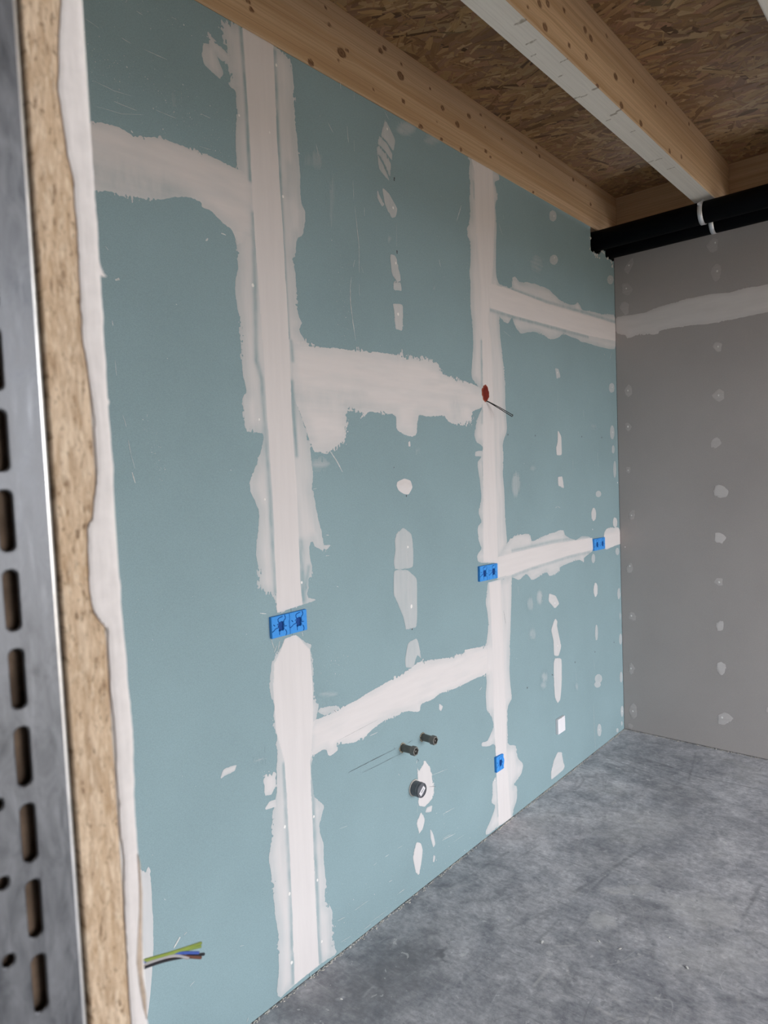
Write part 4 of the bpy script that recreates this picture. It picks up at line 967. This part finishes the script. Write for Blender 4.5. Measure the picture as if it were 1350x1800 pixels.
# ---------------------------------------------------------------- ceiling strands
def strands(n, xr_, yr_):
    vs, fs, col, gv = [], [], [], []
    tones = np.array([(.40, .245, .115), (.33, .19, .085), (.47, .315, .16), (.27, .15, .07), (.36, .20, .11), (.30, .175, .10), (.43, .27, .12)])
    for i in range(n):
        L_ = random.uniform(.06, .19); W_ = random.uniform(.006, .040); a = random.gauss(.2, .75)
        cx = random.uniform(*xr_); cy = random.uniform(*yr_)
        ca, sa = math.cos(a), math.sin(a)
        z = ZT + .003 - .0028 * (i / n) - random.uniform(0, .0005)
        tx, ty = random.gauss(0, .004), random.gauss(0, .02)
        t = tones[random.randrange(7)] * random.uniform(.78, 1.1)
        if random.random() < .05: t = t * .5
        base = len(vs); sd = random.uniform(0, 900)
        K = 5
        for k in range(K):
            u = k / (K - 1) - .5
            ww = W_ * (1 if 0 < k < K - 1 else random.uniform(.35, .9)) * random.uniform(.8, 1.1)
            bend = .006 * math.sin(sd + u * 3)
            for s in (-.5, .5):
                lx, ly = u * L_, s * ww + bend
                vs.append((cx + lx * ca - ly * sa, cy + lx * sa + ly * ca, z + tx * u * .3 + ty * s * ww))
                col.append((*t, 1)); gv.append((ly + sd, lx, sd))
        for k in range(K - 1): fs.append((base + 2 * k, base + 2 * k + 1, base + 2 * k + 3, base + 2 * k + 2))
    me = bpy.data.meshes.new('osb_strand')
    me.from_pydata(vs, [], fs)
    c = me.color_attributes.new('tone', 'FLOAT_COLOR', 'POINT'); c.data.foreach_set('color', np.array(col, np.float32).ravel())
    q = me.attributes.new('gv', 'FLOAT_VECTOR', 'POINT'); q.data.foreach_set('vector', np.array(gv, np.float32).ravel())
    return me
obj('osb_strand', strands(22000, (-1.62, .45), (.5, 4.02)), ceiling, M_OSB, 'stuff')

# ---------------------------------------------------------------- joists
def joist_mesh(name, x0, x1, y0, y1, knots, skip_left=False, white_bottom=False, seed=0, swap=False):
    """swept timber with eased arrises; knots: dict face -> [(along mm, across mm, r mm)]; faces R (x1 side), B (underside), L"""
    ch = .004; z0, z1 = ZB, ZT
    st = .005
    prof = []                                         # (x, z, face, across)
    def seg(a, b, face, n):
        for i in range(n): prof.append((a[0] + (b[0] - a[0]) * i / n, a[1] + (b[1] - a[1]) * i / n, face))
    nz = int((z1 - z0) / st); nx = max(4, int((x1 - x0) / st))
    seg((x1, z1), (x1, z0 + ch), 0, nz); seg((x1, z0 + ch), (x1 - ch, z0), 0, 2)
    seg((x1 - ch, z0), (x0 + ch, z0), 1, nx); seg((x0 + ch, z0), (x0, z0 + ch), 1, 2)
    seg((x0, z0 + ch), (x0, z1), 2, 6 if skip_left else nz); prof.append((x0, z1, 2))
    ys = np.concatenate([np.arange(y0, .6, .15), np.arange(max(y0, .6), y1, .006), [y1]]) if y0 < .6 else np.concatenate([np.arange(y0, y1, .006), [y1]])
    pr = np.array(prof); nP = len(pr); nY = len(ys)
    acc = np.concatenate([[0], np.cumsum(np.hypot(np.diff(pr[:, 0]), np.diff(pr[:, 1])))])
    A, YY = np.meshgrid(acc, ys); X = np.broadcast_to(pr[:, 0], A.shape); Z = np.broadcast_to(pr[:, 1], A.shape)
    F = np.broadcast_to(pr[:, 2], A.shape)
    kn = np.zeros(A.shape); gacc = A.copy()
    gacc = gacc + .010 * (fbm(YY * .9, A * 3, 40 + seed, 3) - .5)
    for face, lst in knots.items():
        for al, ac, r in lst:
            al /= 1000; ac /= 1000; r /= 1000
            c = Z if face != 1 else X
            da = (YY - al) / (1.35 if face == 0 else .55); dc = (c - ac) / (1.0 if face == 0 else 2.2)
            m = (np.abs(F - face) < .5) & (np.abs(da) < r * 8) & (np.abs(dc) < r * 8)
            d = np.sqrt(da ** 2 + dc ** 2)
            w = .3 * fbm(YY * 90, c * 90, 5, 2) + .85
            kn = np.where(m, np.maximum(kn, sstep(1.2, .75, d / (r * w)) * (.42 + .5 * sstep(.45, .95, d / r) + .3 * (d < r * .28))), kn)
            gacc = np.where(m, gacc + np.sign(dc) * r * .75 * np.exp(-(d / (r * 2.2)) ** 2) * (1 if face != 1 else .4), gacc)
    co = np.stack([X, YY, Z], -1).reshape(-1, 3)
    idx = np.arange(nY * nP).reshape(nY, nP)
    fc = np.stack([idx[:-1, :-1], idx[1:, :-1], idx[1:, 1:], idx[:-1, 1:]], -1).reshape(-1, 4)
    fF = F[:-1, :-1].reshape(-1)
    me = bpy.data.meshes.new(name)
    me.from_pydata(co.tolist(), [], fc.tolist() + [idx[0, ::-1].tolist(), idx[-1, :].tolist()])
    q = me.attributes.new('gv', 'FLOAT_VECTOR', 'POINT')
    gvv = np.stack([gacc + seed * 3.1, YY + seed * 1.7, np.full(A.shape, seed * 2.3)], -1).reshape(-1, 3)
    if swap: co2 = None
    q.data.foreach_set('vector', gvv.astype(np.float32).ravel())
    a = me.attributes.new('knot', 'FLOAT', 'POINT'); a.data.foreach_set('value', kn.astype(np.float32).ravel())
    me.materials.append(M_WOOD); me.materials.append(M_WOODW)
    if white_bottom:
        mi = np.concatenate([np.where(fF == 1, 1, 0), [0, 0]]).astype(np.int32)
        me.polygons.foreach_set('material_index', mi)
    return me

RIM = 4.006
b1 = obj('ceiling_joist', joist_mesh('ceiling_joist', WX - .09, WX + .004, -3.3, RIM, {0: K1}, True, seed=1))
tag(b1, 'knotty orange-brown timber joist running along the top of the green wall', 'joist', 'ceiling joists')
b2 = obj('ceiling_joist', joist_mesh('ceiling_joist', -1.093, -.995, -3.3, RIM, {0: K2, 1: KB2}, white_bottom=True, seed=2))
tag(b2, 'timber joist with whitish underside crossing the ceiling to above the pipe clamps', 'joist', 'ceiling joists')
b3 = obj('ceiling_joist', joist_mesh('ceiling_joist', -.483, -.385, -3.3, RIM, {}, white_bottom=True, seed=3))
tag(b3, 'timber joist of which only a pale corner shows at top right', 'joist', 'ceiling joists')
# rim board across the joist ends
me = joist_mesh('rim_joist', -RIM - .09, -RIM, -.9, 1.75, {0: [(900, 2960, 10), (-1170, 2945, 9)]}, True, seed=4)
for v in me.vertices:
    v.co = Vector((v.co.y, -v.co.x, v.co.z))
me.flip_normals()
# the sweep ran along y; rotated it spans x from -0.9 to 1.75, extend to the left wall
for v in me.vertices: v.co.x = WX - .06 + (v.co.x + .9) * 1.2
me.update()
rim = tag(obj('rim_joist', me), 'dark timber rim board across the joist ends above the black pipes', 'joist')

# ---------------------------------------------------------------- black pipes and clamps
PZ = 2.8335; PR = .0535
def pipe(y, label):
    bm = bmesh.new()
    add_lathe(bm, [(0, 0), (0, PR - .004), (.001, PR), (1.72, PR), (1.725, PR + .004), (1.80, PR + .0045), (1.805, PR), (3.5, PR), (3.5, 0)], (WX - .11, y, PZ), (1, 0, 0), 48)
    return tag(obj('drain_pipe', bm_mesh(bm, 'drain_pipe', True), None, M_PIPE), label, 'pipe', 'pipes under the ceiling')
def clamp(y, x, label, bolt_top):
    t = thing('pipe_clamp', label, 'clamp', (x, y, PZ), 'clamps round the black pipes')
    bm = bmesh.new()
    n = 48; r0, r1 = PR + .0006, PR + .0028; hw = .011
    V = [[bm.verts.new((s * hw, r * math.cos(2 * math.pi * k / n), r * math.sin(2 * math.pi * k / n))) for k in range(n)] for s, r in ((-1, r0), (-1, r1), (1, r1), (1, r0))]
    for a in range(4):
        A_, B_ = V[a], V[(a + 1) % 4]
        for k in range(n): bm.faces.new((A_[k], A_[(k + 1) % n], B_[(k + 1) % n], B_[k]))
    bmesh.ops.recalc_face_normals(bm, faces=bm.faces)
    obj('band', bm_mesh(bm, 'band', True), t, M_CLAMP)
    for sy in (-1, 1):
        bm = bmesh.new(); a = math.radians(150 if sy < 0 else 20)
        cy, cz = math.cos(a) * (PR + .008), math.sin(a) * (PR + .008)
        add_box(bm, -.009, .009, cy - .008, cy + .008, cz - .005, cz + .005, bevel=.0012)
        add_tube(bm, [(0, cy, cz - .009), (0, cy, cz + .009)], .0035, 8)
        obj('clamp_ear', bm_mesh(bm, 'clamp_ear'), t, M_CLAMP)
    bm = bmesh.new(); add_tube(bm, [(0, 0, PR), (0, 0, bolt_top - PZ)], .004, 8)
    add_tube(bm, [(0, 0, PR), (0, 0, PR + .008)], .008, 6)
    obj('threaded_rod', bm_mesh(bm, 'threaded_rod'), t, M_CLAMP)
pipe(3.7155, 'thick black drain pipe nearer the camera, running under the joists along the back')
pipe(3.9095, 'black drain pipe pressed against the grey wall, behind and below the nearer one')
clamp(3.7155, -1.045, 'bright metal clamp round the nearer, upper black pipe', 2.9)
clamp(3.9095, -1.047, 'bright metal clamp round the black pipe against the grey wall', 2.9)

# ---------------------------------------------------------------- blue socket protectors
GROOVES = [[(.73, .97), (.77, .86), (.75, .78), (.67, .73)], [(.60, .93), (.42, .90), (.35, .85), (.36, .72)], [(.76, .02), (.80, .12), (.78, .22), (.74, .28)], [(.40, .12), (.40, .30)],
           [(.02, .31), (.12, .36), (.17, .42), (.34, .45)], [(.10, .63), (.16, .57)], [(.70, .46), (.80, .45)], [(.30, .60), (.37, .62)]]
def foam_unit(W, H, T, right_joint, wavy=False, seed=0):
    n = 72; m = 66
    u = np.linspace(0, 1, n); v = np.linspace(0, 1, m)
    U, V_ = np.meshgrid(u, v, indexing='ij')
    wob = lambda s: .010 * (fbm(U * 9 + s, V_ * 9, seed + 3, 2) - .5)
    hole = sdf([(.37, .30), (.44, .26), (.52, .31), (.60, .27), (.68, .33), (.66, .45), (.70, .52), (.67, .62), (.69, .71), (.62, .68), (.53, .72), (.45, .68), (.37, .72), (.40, .60), (.33, .52), (.39, .42)], U + wob(0), V_ + wob(40))
    deep = sstep(-.012, .02, hole)
    gr = np.zeros(U.shape)
    for gl in GROOVES: gr = np.maximum(gr, sstep(.020, .008, linedist(gl, U, V_)))
    if right_joint: gr = np.maximum(gr, sstep(.016, .006, linedist([(1.0, 1.0), (1.0, .7), (.97, .62), (.975, .36), (1.0, .30), (1.0, 0)], U, V_)))
    h = T - .0075 * deep - .003 * gr * (1 - deep)
    e = np.minimum(np.minimum(U * W, (1 - U) * W) if not right_joint else U * W + 0 * V_, np.minimum(V_ * H, (1 - V_) * H))
    h = h - .0012 * (1 - sstep(0, .002, e))
    yy = U * W; zz = V_ * H
    if wavy:
        yy = U * (W * (.955 + .045 * np.cos(V_ * 8.5 + 2.2))); zz = V_ * H + U ** 3 * .004 * np.sin(V_ * 5)
    co = np.stack([h, yy, zz], -1).reshape(-1, 3); idx = np.arange(n * m).reshape(n, m)
    fc = np.stack([idx[:-1, :-1], idx[1:, :-1], idx[1:, 1:], idx[:-1, 1:]], -1).reshape(-1, 4).tolist()
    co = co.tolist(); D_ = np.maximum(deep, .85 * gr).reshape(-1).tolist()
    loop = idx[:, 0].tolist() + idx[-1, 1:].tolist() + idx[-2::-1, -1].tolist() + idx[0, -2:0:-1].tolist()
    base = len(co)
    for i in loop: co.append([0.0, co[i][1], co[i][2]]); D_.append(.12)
    for k in range(len(loop)):
        k2 = (k + 1) % len(loop); fc.append([loop[k2], loop[k], base + k, base + k2])
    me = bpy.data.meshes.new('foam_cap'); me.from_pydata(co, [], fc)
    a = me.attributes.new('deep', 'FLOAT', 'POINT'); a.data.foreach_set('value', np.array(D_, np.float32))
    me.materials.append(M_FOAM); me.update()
    return me
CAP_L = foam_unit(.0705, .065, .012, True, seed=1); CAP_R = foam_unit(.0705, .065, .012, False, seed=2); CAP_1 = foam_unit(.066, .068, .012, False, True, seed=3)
def double_cap(y, z, label, s=1, tilt=0):
    t = thing('socket_cover', label, 'socket cover', (WX, y, z), 'blue plastering covers over the wall boxes')
    t.rotation_euler = (tilt, 0, 0)
    a = obj('foam_cap', CAP_L, t); b = obj('foam_cap', CAP_R, t); b.location = (0, .0715, 0)
    return t
double_cap(1.2955, 1.119, 'blue double socket cover, nearest and largest, on the first vertical joint')
double_cap(2.4315, 1.1245, 'blue double socket cover at the middle height of the second vertical joint', tilt=-.03)
double_cap(3.5825, 1.1265, 'blue double socket cover on the horizontal white band close to the room corner', tilt=-.02)
t = thing('socket_cover', 'blue single socket cover low on the second vertical joint near the floor', 'socket cover', (WX, 2.513, .262), 'blue plastering covers over the wall boxes')
obj('foam_cap', CAP_1, t)

# ---------------------------------------------------------------- water stubs, drain stub, plate
def stub(y, z, L_, dy, dz, label):
    t = thing('water_stub', label, 'pipe', (WX, y, z), 'capped water stubs')
    ax = Vector((L_, dy, dz)); Ln = ax.length
    bm = bmesh.new(); add_lathe(bm, [(-.008, 0), (-.008, .0135), (Ln * .66, .0135), (Ln * .68, .0148), (Ln * .70, .0150), (Ln * .70, 0)], (0, 0, 0), ax, 28)
    obj('stub_body', bm_mesh(bm, 'stub_body', True), t, M_STUB)
    bm = bmesh.new(); add_lathe(bm, [(Ln * .68, .0135), (Ln * .68, .0172), (Ln * .99, .0172), (Ln, .0160), (Ln, .0125), (Ln * .80, .0120), (Ln * .80, 0)], (0, 0, 0), ax, 6)
    obj('hex_collar', bm_mesh(bm, 'hex_collar'), t, M_STUB)
    bm = bmesh.new(); add_lathe(bm, [(Ln * .80, 0), (Ln * .80, .0035), (Ln * .97, .0035), (Ln * .97, 0)], (0, 0, 0), ax, 10)
    obj('inner_pin', bm_mesh(bm, 'inner_pin'), t, M_STUB)
    bm = bmesh.new()
    for k in range(26):
        a = 2 * math.pi * k / 26; rr = random.uniform(.0140, .0175)
        q = bmesh.ops.create_icosphere(bm, subdivisions=1, radius=random.uniform(.0015, .0035))
        for v in q['verts']: v.co = Vector((v.co.x * .9 + .001, v.co.y + rr * math.cos(a), v.co.z + rr * math.sin(a)))
    o = obj('torn_paper_ring', bm_mesh(bm, 'torn_paper_ring'), t, plain('beige_torn_paper', (.40, .36, .28), .95, .1, 0, .4, 200)); o['kind'] = 'stuff'
stub(1.8892, .5835, .064, .002, .000, 'grey hexagonal water stub on the left, with pencil lines running from it')
stub(2.0112, .5843, .0625, .001, -.001, 'grey hexagonal water stub on the right, just above its twin')
t = thing('drain_stub', 'dark grey round drain stub with a white sticker on its cap', 'pipe', (WX, 1.9485, .4085))
bm = bmesh.new(); add_lathe(bm, [(-.008, 0), (-.008, .0275), (.026, .0275), (.027, .0285), (.0285, .0285), (.029, .0275), (.0385, .0275), (.0395, .0265), (.0395, .0245), (.0365, .0240), (.0365, 0)], (0, 0, 0), (1, 0, 0), 40)
obj('drain_cap', bm_mesh(bm, 'drain_cap'), t, M_DRAIN)
bm = bmesh.new(); add_lathe(bm, [(0, .0275), (.0025, .0272), (.003, .031), (0, .0315)], (0.001, 0, 0), (1, 0, 0), 30)
obj('rough_hole_rim', bm_mesh(bm, 'rough_hole_rim'), t, M_DUST)
ca, sa = math.cos(math.radians(38)), math.sin(math.radians(38))
def rot_rect(bm, cy, cz, w, h, x):
    vs = [bm.verts.new((x, cy + a * ca * w / 2 - b * sa * h / 2, cz + a * sa * w / 2 + b * ca * h / 2)) for a, b in ((-1, -1), (1, -1), (1, 1), (-1, 1))]
    bm.faces.new(vs)
bm = bmesh.new(); rot_rect(bm, .003, -.004, .0345, .0175, .0369)
r = bmesh.ops.extrude_face_region(bm, geom=list(bm.faces))
for v in [e for e in r['geom'] if isinstance(e, bmesh.types.BMVert)]: v.co.x += .0003
lab = obj('sticker', bm_mesh(bm, 'sticker'), t, M_WHITEPL); lab['label'] = 'white sticker'
bm = bmesh.new()
for a, h in ((-.011, .0025), (-.0065, .006), (-.0045, .0085), (-.0025, .006), (0, .0085), (.002, .0085), (.0045, .006), (.0075, .0085), (.0095, .004)):
    rot_rect(bm, .003 + a * ca, -.004 + a * sa, .0011, h, .0373)
obj('sticker_print', bm_mesh(bm, 'sticker_print'), lab, M_INK, 'stuff')

t = thing('junction_cover', 'square white box cover low on the green wall between two putty strips', 'cover plate', (WX, 3.094, .2475))
bm = bmesh.new(); add_box(bm, 0, .0145, 0, .077, 0, .0765, bevel=.0016); obj('lid', bm_mesh(bm, 'lid'), t, M_WHITEPL)
bm = bmesh.new(); add_box(bm, .0135, .0152, .034, .038, .0735, .0768); obj('screw_slot', bm_mesh(bm, 'screw_slot'), t, M_DUST)

# ---------------------------------------------------------------- red wall box with two wires
t = thing('wall_box', 'open red wall box in the second joint, two dark wires hanging out', 'wall box', (WX, 2.5365, 1.9275))
bm = bmesh.new(); n = 40
ro = [(1 + .10 * math.sin(3 * a) * math.sin(7 * a + 1) + random.uniform(-.03, .03)) for a in [2 * math.pi * k / n for k in range(n)]]
def ring(ry, rz, x, wob=1): return [bm.verts.new((x, ry * math.cos(2 * math.pi * k / n) * (ro[k] if wob else 1), rz * math.sin(2 * math.pi * k / n) * (ro[k] if wob else 1))) for k in range(n)]
R0 = ring(.0285, .0365, .0016); R1 = ring(.0255, .0335, .0042); R2 = ring(.0235, .0315, .0036)
for A_, B_ in ((R0, R1), (R1, R2)):
    for k in range(n): bm.faces.new((A_[k], A_[(k + 1) % n], B_[(k + 1) % n], B_[k]))
obj('cut_rim', bm_mesh(bm, 'cut_rim'), t, M_CUT)
bm = bmesh.new(); R2 = ring(.0245, .0325, .0037); R3 = ring(.0205, .0285, .0030)
c = bm.verts.new((.0027, 0, 0))
for k in range(n):
    bm.faces.new((R2[k], R2[(k + 1) % n], R3[(k + 1) % n], R3[k])); bm.faces.new((R3[k], R3[(k + 1) % n], c))
obj('box_lid', bm_mesh(bm, 'box_lid'), t, M_RED)
M_WIREG = plain('dark_green_wire', (.018, .028, .026), .4, .4, 0, .1, 40); M_WIREB = plain('black_wire', (.012, .012, .012), .4, .4, 0, .1, 40)
for p, m in (([(0, .000, -.031), (.012, .006, -.036), (.05, .031, -.063), (.10, .0586, -.1006)], M_WIREG), ([(0, .001, -.032), (.012, .006, -.038), (.05, .028, -.068), (.10, .0510, -.1070)], M_WIREB)):
    bm = bmesh.new(); add_tube(bm, p, .0017, 8); obj('wire', bm_mesh(bm, 'wire', True), t, m)

# ---------------------------------------------------------------- five-core cable low on the left
t = thing('cable_bundle', 'bundle of coloured wire ends sticking out low beside the door jamb', 'cable', (-.5557, .2811, 1.1744))
def smooth_path(P_, n=10):
    P_ = [Vector(p) for p in P_]; out = []
    for i in range(len(P_) - 1):
        p0, p1, p2, p3 = P_[max(i - 1, 0)], P_[i], P_[i + 1], P_[min(i + 2, len(P_) - 1)]
        for k in range(n):
            u = k / n
            out.append(.5 * ((2 * p1) + (p2 - p0) * u + (2 * p0 - 5 * p1 + 4 * p2 - p3) * u * u + (3 * p1 - p0 - 3 * p2 + p3) * u ** 3))
    return out + [P_[-1]]
A0, A1, A2, A3 = Vector((-.47, .193, 1.176)), Vector((-.5557, .2811, 1.1725)), Vector((-.6071, .3131, 1.1354)), Vector((-.6219, .3517, 1.1142))
ex, ez = Vector((.60, .69, 0)) * .001, Vector((0, 0, 1)) * .001          # one millimetre across / up
WC = [((.26, .34, .06), (0, 4.0), (0, 3.2), Vector((-.650, .4049, 1.0872)), 'yellow-green wire'), ((.26, .36, .08), (1.5, 2.6), (1.5, 2.0), Vector((-.649, .4035, 1.0845)), 'second yellow-green wire'),
      ((.055, .11, .42), (3.5, 1.0), (3.5, .2), Vector((-.640, .3950, 1.0862)), 'blue wire'), ((.15, .06, .035), (1, -.6), (.5, -1.0), Vector((-.6425, .3990, 1.0772)), 'brown wire'),
      ((.40, .39, .40), (-1.5, 1.2), (-.5, .3), Vector((-.6330, .3780, 1.0935)), 'grey wire'), ((.014, .014, .018), (-1.5, -2.0), (-1, -2.6), Vector((-.6475, .4062, 1.0748)), 'black wire')]
for i, (c, a, b, e, lb) in enumerate(WC):
    m = plain('insulation', c, .4, .4, 0, .08, 60)
    oa = FWD * .001 * a[0] + ez * a[1]; ob = FWD * .001 * b[0] + ez * b[1]
    base_ = t.location
    bm = bmesh.new(); add_tube(bm, smooth_path([A0 + oa - base_, A1 + oa - base_, A2 + oa - base_, A3 + ob + ez * 1.5 - base_, e - base_]), .00165, 9)
    o = obj('wire', bm_mesh(bm, 'wire', True), t, m); o['label'] = lb

# ---------------------------------------------------------------- near partition end: steel stud, chipboard, plasterboard
XR = -.38
wall_partition = shell('wall_partition', box_mesh('wall_partition', WX + .001, XR - .10, .090, .160, .0, ZB - .001), M_DARK)
Ym0, Ym1, Yc0, Yc1, Yp1 = .0870, .1620, .1637, .1868, .1972
# stud web with slots and holes
def web():
    bm = bmesh.new(); T = .002
    pitch = .0417
    z_ref = 1.4586
    k0 = -int((z_ref - .03) / pitch); k1 = int((2.87 - z_ref) / pitch)
    N = 28
    def cell(y0, y1, z0, z1, outline):
        cy = sum(p[0] for p in outline) / N; cz = sum(p[1] for p in outline) / N
        rect_ = []
        for (py, pz) in outline:
            dy, dz = py - cy, pz - cz
            s = min(((y1 - cy) / dy if dy > 1e-9 else (y0 - cy) / dy if dy < -1e-9 else 1e9), ((z1 - cz) / dz if dz > 1e-9 else (z0 - cz) / dz if dz < -1e-9 else 1e9))
            rect_.append((cy + dy * s, cz + dz * s))
        for cor in ((y0, z0), (y1, z0), (y1, z1), (y0, z1)):
            j = min(range(N), key=lambda q: (rect_[q][0] - cor[0]) ** 2 + (rect_[q][1] - cor[1]) ** 2); rect_[j] = cor
        A_ = [bm.verts.new((0, a, b)) for a, b in rect_]
        R_ = [bm.verts.new((0, cy + (a - cy) * 1.0 + .0007 * (1 if a > cy else -1), b + .0007 * (1 if b > cz else -1))) for a, b in outline]
        B_ = [bm.verts.new((-.0006, a, b)) for a, b in outline]
        C_ = [bm.verts.new((-T, a, b)) for a, b in outline]
        for S_, E_ in ((A_, R_), (R_, B_), (B_, C_)):
            for q in range(N): bm.faces.new((S_[q], S_[(q + 1) % N], E_[(q + 1) % N], E_[q]))
    def slot(cy, cz, w, h):
        r = w / 2; out = []
        for q in range(N):
            a = 2 * math.pi * q / N; y = r * math.cos(a); z = r * math.sin(a)
            out.append((cy + y, cz + z + (h / 2 - r) * (1 if math.sin(a) >= 0 else -1)))
        return out
    sc_y = .1378; hc_y = .1235; ymid = .1303
    for k in range(k0, k1 + 1):
        z = z_ref + k * pitch
        cell(ymid, .1462, z - pitch / 2, z + pitch / 2, slot(sc_y, z, .0073, .0318))
        zc = 1.3961 + k * pitch
        cell(.1165, ymid, zc - pitch / 2, zc + pitch / 2, slot(hc_y, zc, .0060, .0068))
    zl, zh = z_ref + (k0 - .5) * pitch, z_ref + (k1 + .5) * pitch
    def quad(a): bm.faces.new([bm.verts.new(p) for p in a])
    quad([(0, .1462, zl), (0, Ym1 - .003, zl), (0, Ym1 - .003, zh), (0, .1462, zh)])
    quad([(0, Ym0, zl), (0, .1165, zl), (0, .1165, zh), (0, Ym0, zh)])
    prev = None
    for q in range(7):
        a = math.pi / 2 * q / 6
        p = (-.003 + .003 * math.cos(a), Ym1 - .003 + .003 * math.sin(a))
        if prev: quad([(prev[0], prev[1], zl), (p[0], p[1], zl), (p[0], p[1], zh), (prev[0], prev[1], zh)])
        prev = p
    quad([(-.003, Ym1, zl), (-.04, Ym1, zl), (-.04, Ym1, zh), (-.003, Ym1, zh)])
    quad([(0, Ym0, zl), (0, Ym0, zh), (-.04, Ym0, zh), (-.04, Ym0, zl)])
    bmesh.ops.remove_doubles(bm, verts=bm.verts, dist=.00001)
    bmesh.ops.recalc_face_normals(bm, faces=bm.faces)
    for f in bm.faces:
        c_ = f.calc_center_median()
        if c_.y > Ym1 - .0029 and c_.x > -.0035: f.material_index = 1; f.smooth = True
    for v in bm.verts: v.co.x += XR
    return bm_mesh(bm, 'steel_stud')
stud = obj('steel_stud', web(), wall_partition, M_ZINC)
stud.data.materials.append(plain('steel_bend_highlight', (.80, .80, .78), .32, .5, .8, .15, 90))  # highlight along the bend painted in as a brighter steel colour
obj('timber_core', box_mesh('timber_core', XR - .075, XR - .007, Ym0 + .003, Ym1 - .003, .001, ZB - .002), wall_partition, M_TIMBER)
obj('chipboard_panel', box_mesh('chipboard_panel', WX + .002, XR, Yc0, Yc1, .001, ZB - .002, bevel=.0008), wall_partition, M_CHIP)
obj('plasterboard_panel', box_mesh('plasterboard_panel', WX + .002, XR - .0004, Yc1 + .0002, Yp1, .004, ZB - .002), wall_partition, M_PUTTY)
# fractured end of the plasterboard, white filler smeared over the edge
p = np.asarray(JW, float) / 10
cell = .6
xs = np.arange(p[:, 0].min() - 2, p[:, 0].max() + 2, cell); zs = np.arange(p[:, 1].min(), p[:, 1].max(), 3.0)
X, Y = np.meshgrid(xs, zs, indexing='ij'); D = sdf(p, X, Y)
D = D + 1.1 * (fbm(X / 2.5, Y / 9, 4, 3) - .5) + .5 * (fbm(X / .8, Y / 3, 14, 2) - .5)
D[0, :] = -1; D[-1, :] = -1
me = patch_mesh('edge_filler', D, xs, zs, lambda a, b, d: np.stack([XR + .0009 + .0006 * sstep(0, 2.5, d) * (.6 + .8 * fbm(a / 4, b / 18, 6, 3)), a / 1000, b / 1000], 1), lambda a, b, d: {'cov': np.ones(len(a))})
# give the skim its thickness
sol = obj('edge_filler', me, wall_partition, plain('edge_putty', (.84, .80, .78), .85, .2, 0, .05, 90))
md = sol.modifiers.new('thick', 'SOLIDIFY'); md.thickness = .0012; md.offset = -1
q = [(a / 10000, b / 10000) for a, b in JP]
obj('torn_paper', prism('torn_paper', q, 0, XR - .001, XR + .0018), wall_partition, plain('torn_board_paper', (.55, .45, .36), .95, .1, 0, .25, 120))

# ---------------------------------------------------------------- crumbs on the floor
for i, (x, y, s) in enumerate(CRUMB):
    bm = bmesh.new()
    q = bmesh.ops.create_icosphere(bm, subdivisions=1, radius=s / 1450)
    a = random.uniform(0, 6)
    for v in q['verts']:
        v.co *= random.uniform(.6, 1.2)
        v.co = Vector((v.co.x * 1.5 * math.cos(a) - v.co.y * .7 * math.sin(a), v.co.x * 1.5 * math.sin(a) + v.co.y * .7 * math.cos(a), max(v.co.z * .3, -s / 4500) + s / 4500))
    o = obj('plaster_crumb', bm_mesh(bm, 'plaster_crumb'), None, M_CORE if i % 4 else M_PUTTY)
    o.location = (x / 1000, y / 1000, 0)
    tag(o, 'small pale plaster crumb lying loose on the concrete floor', 'crumb', 'plaster crumbs on the floor')
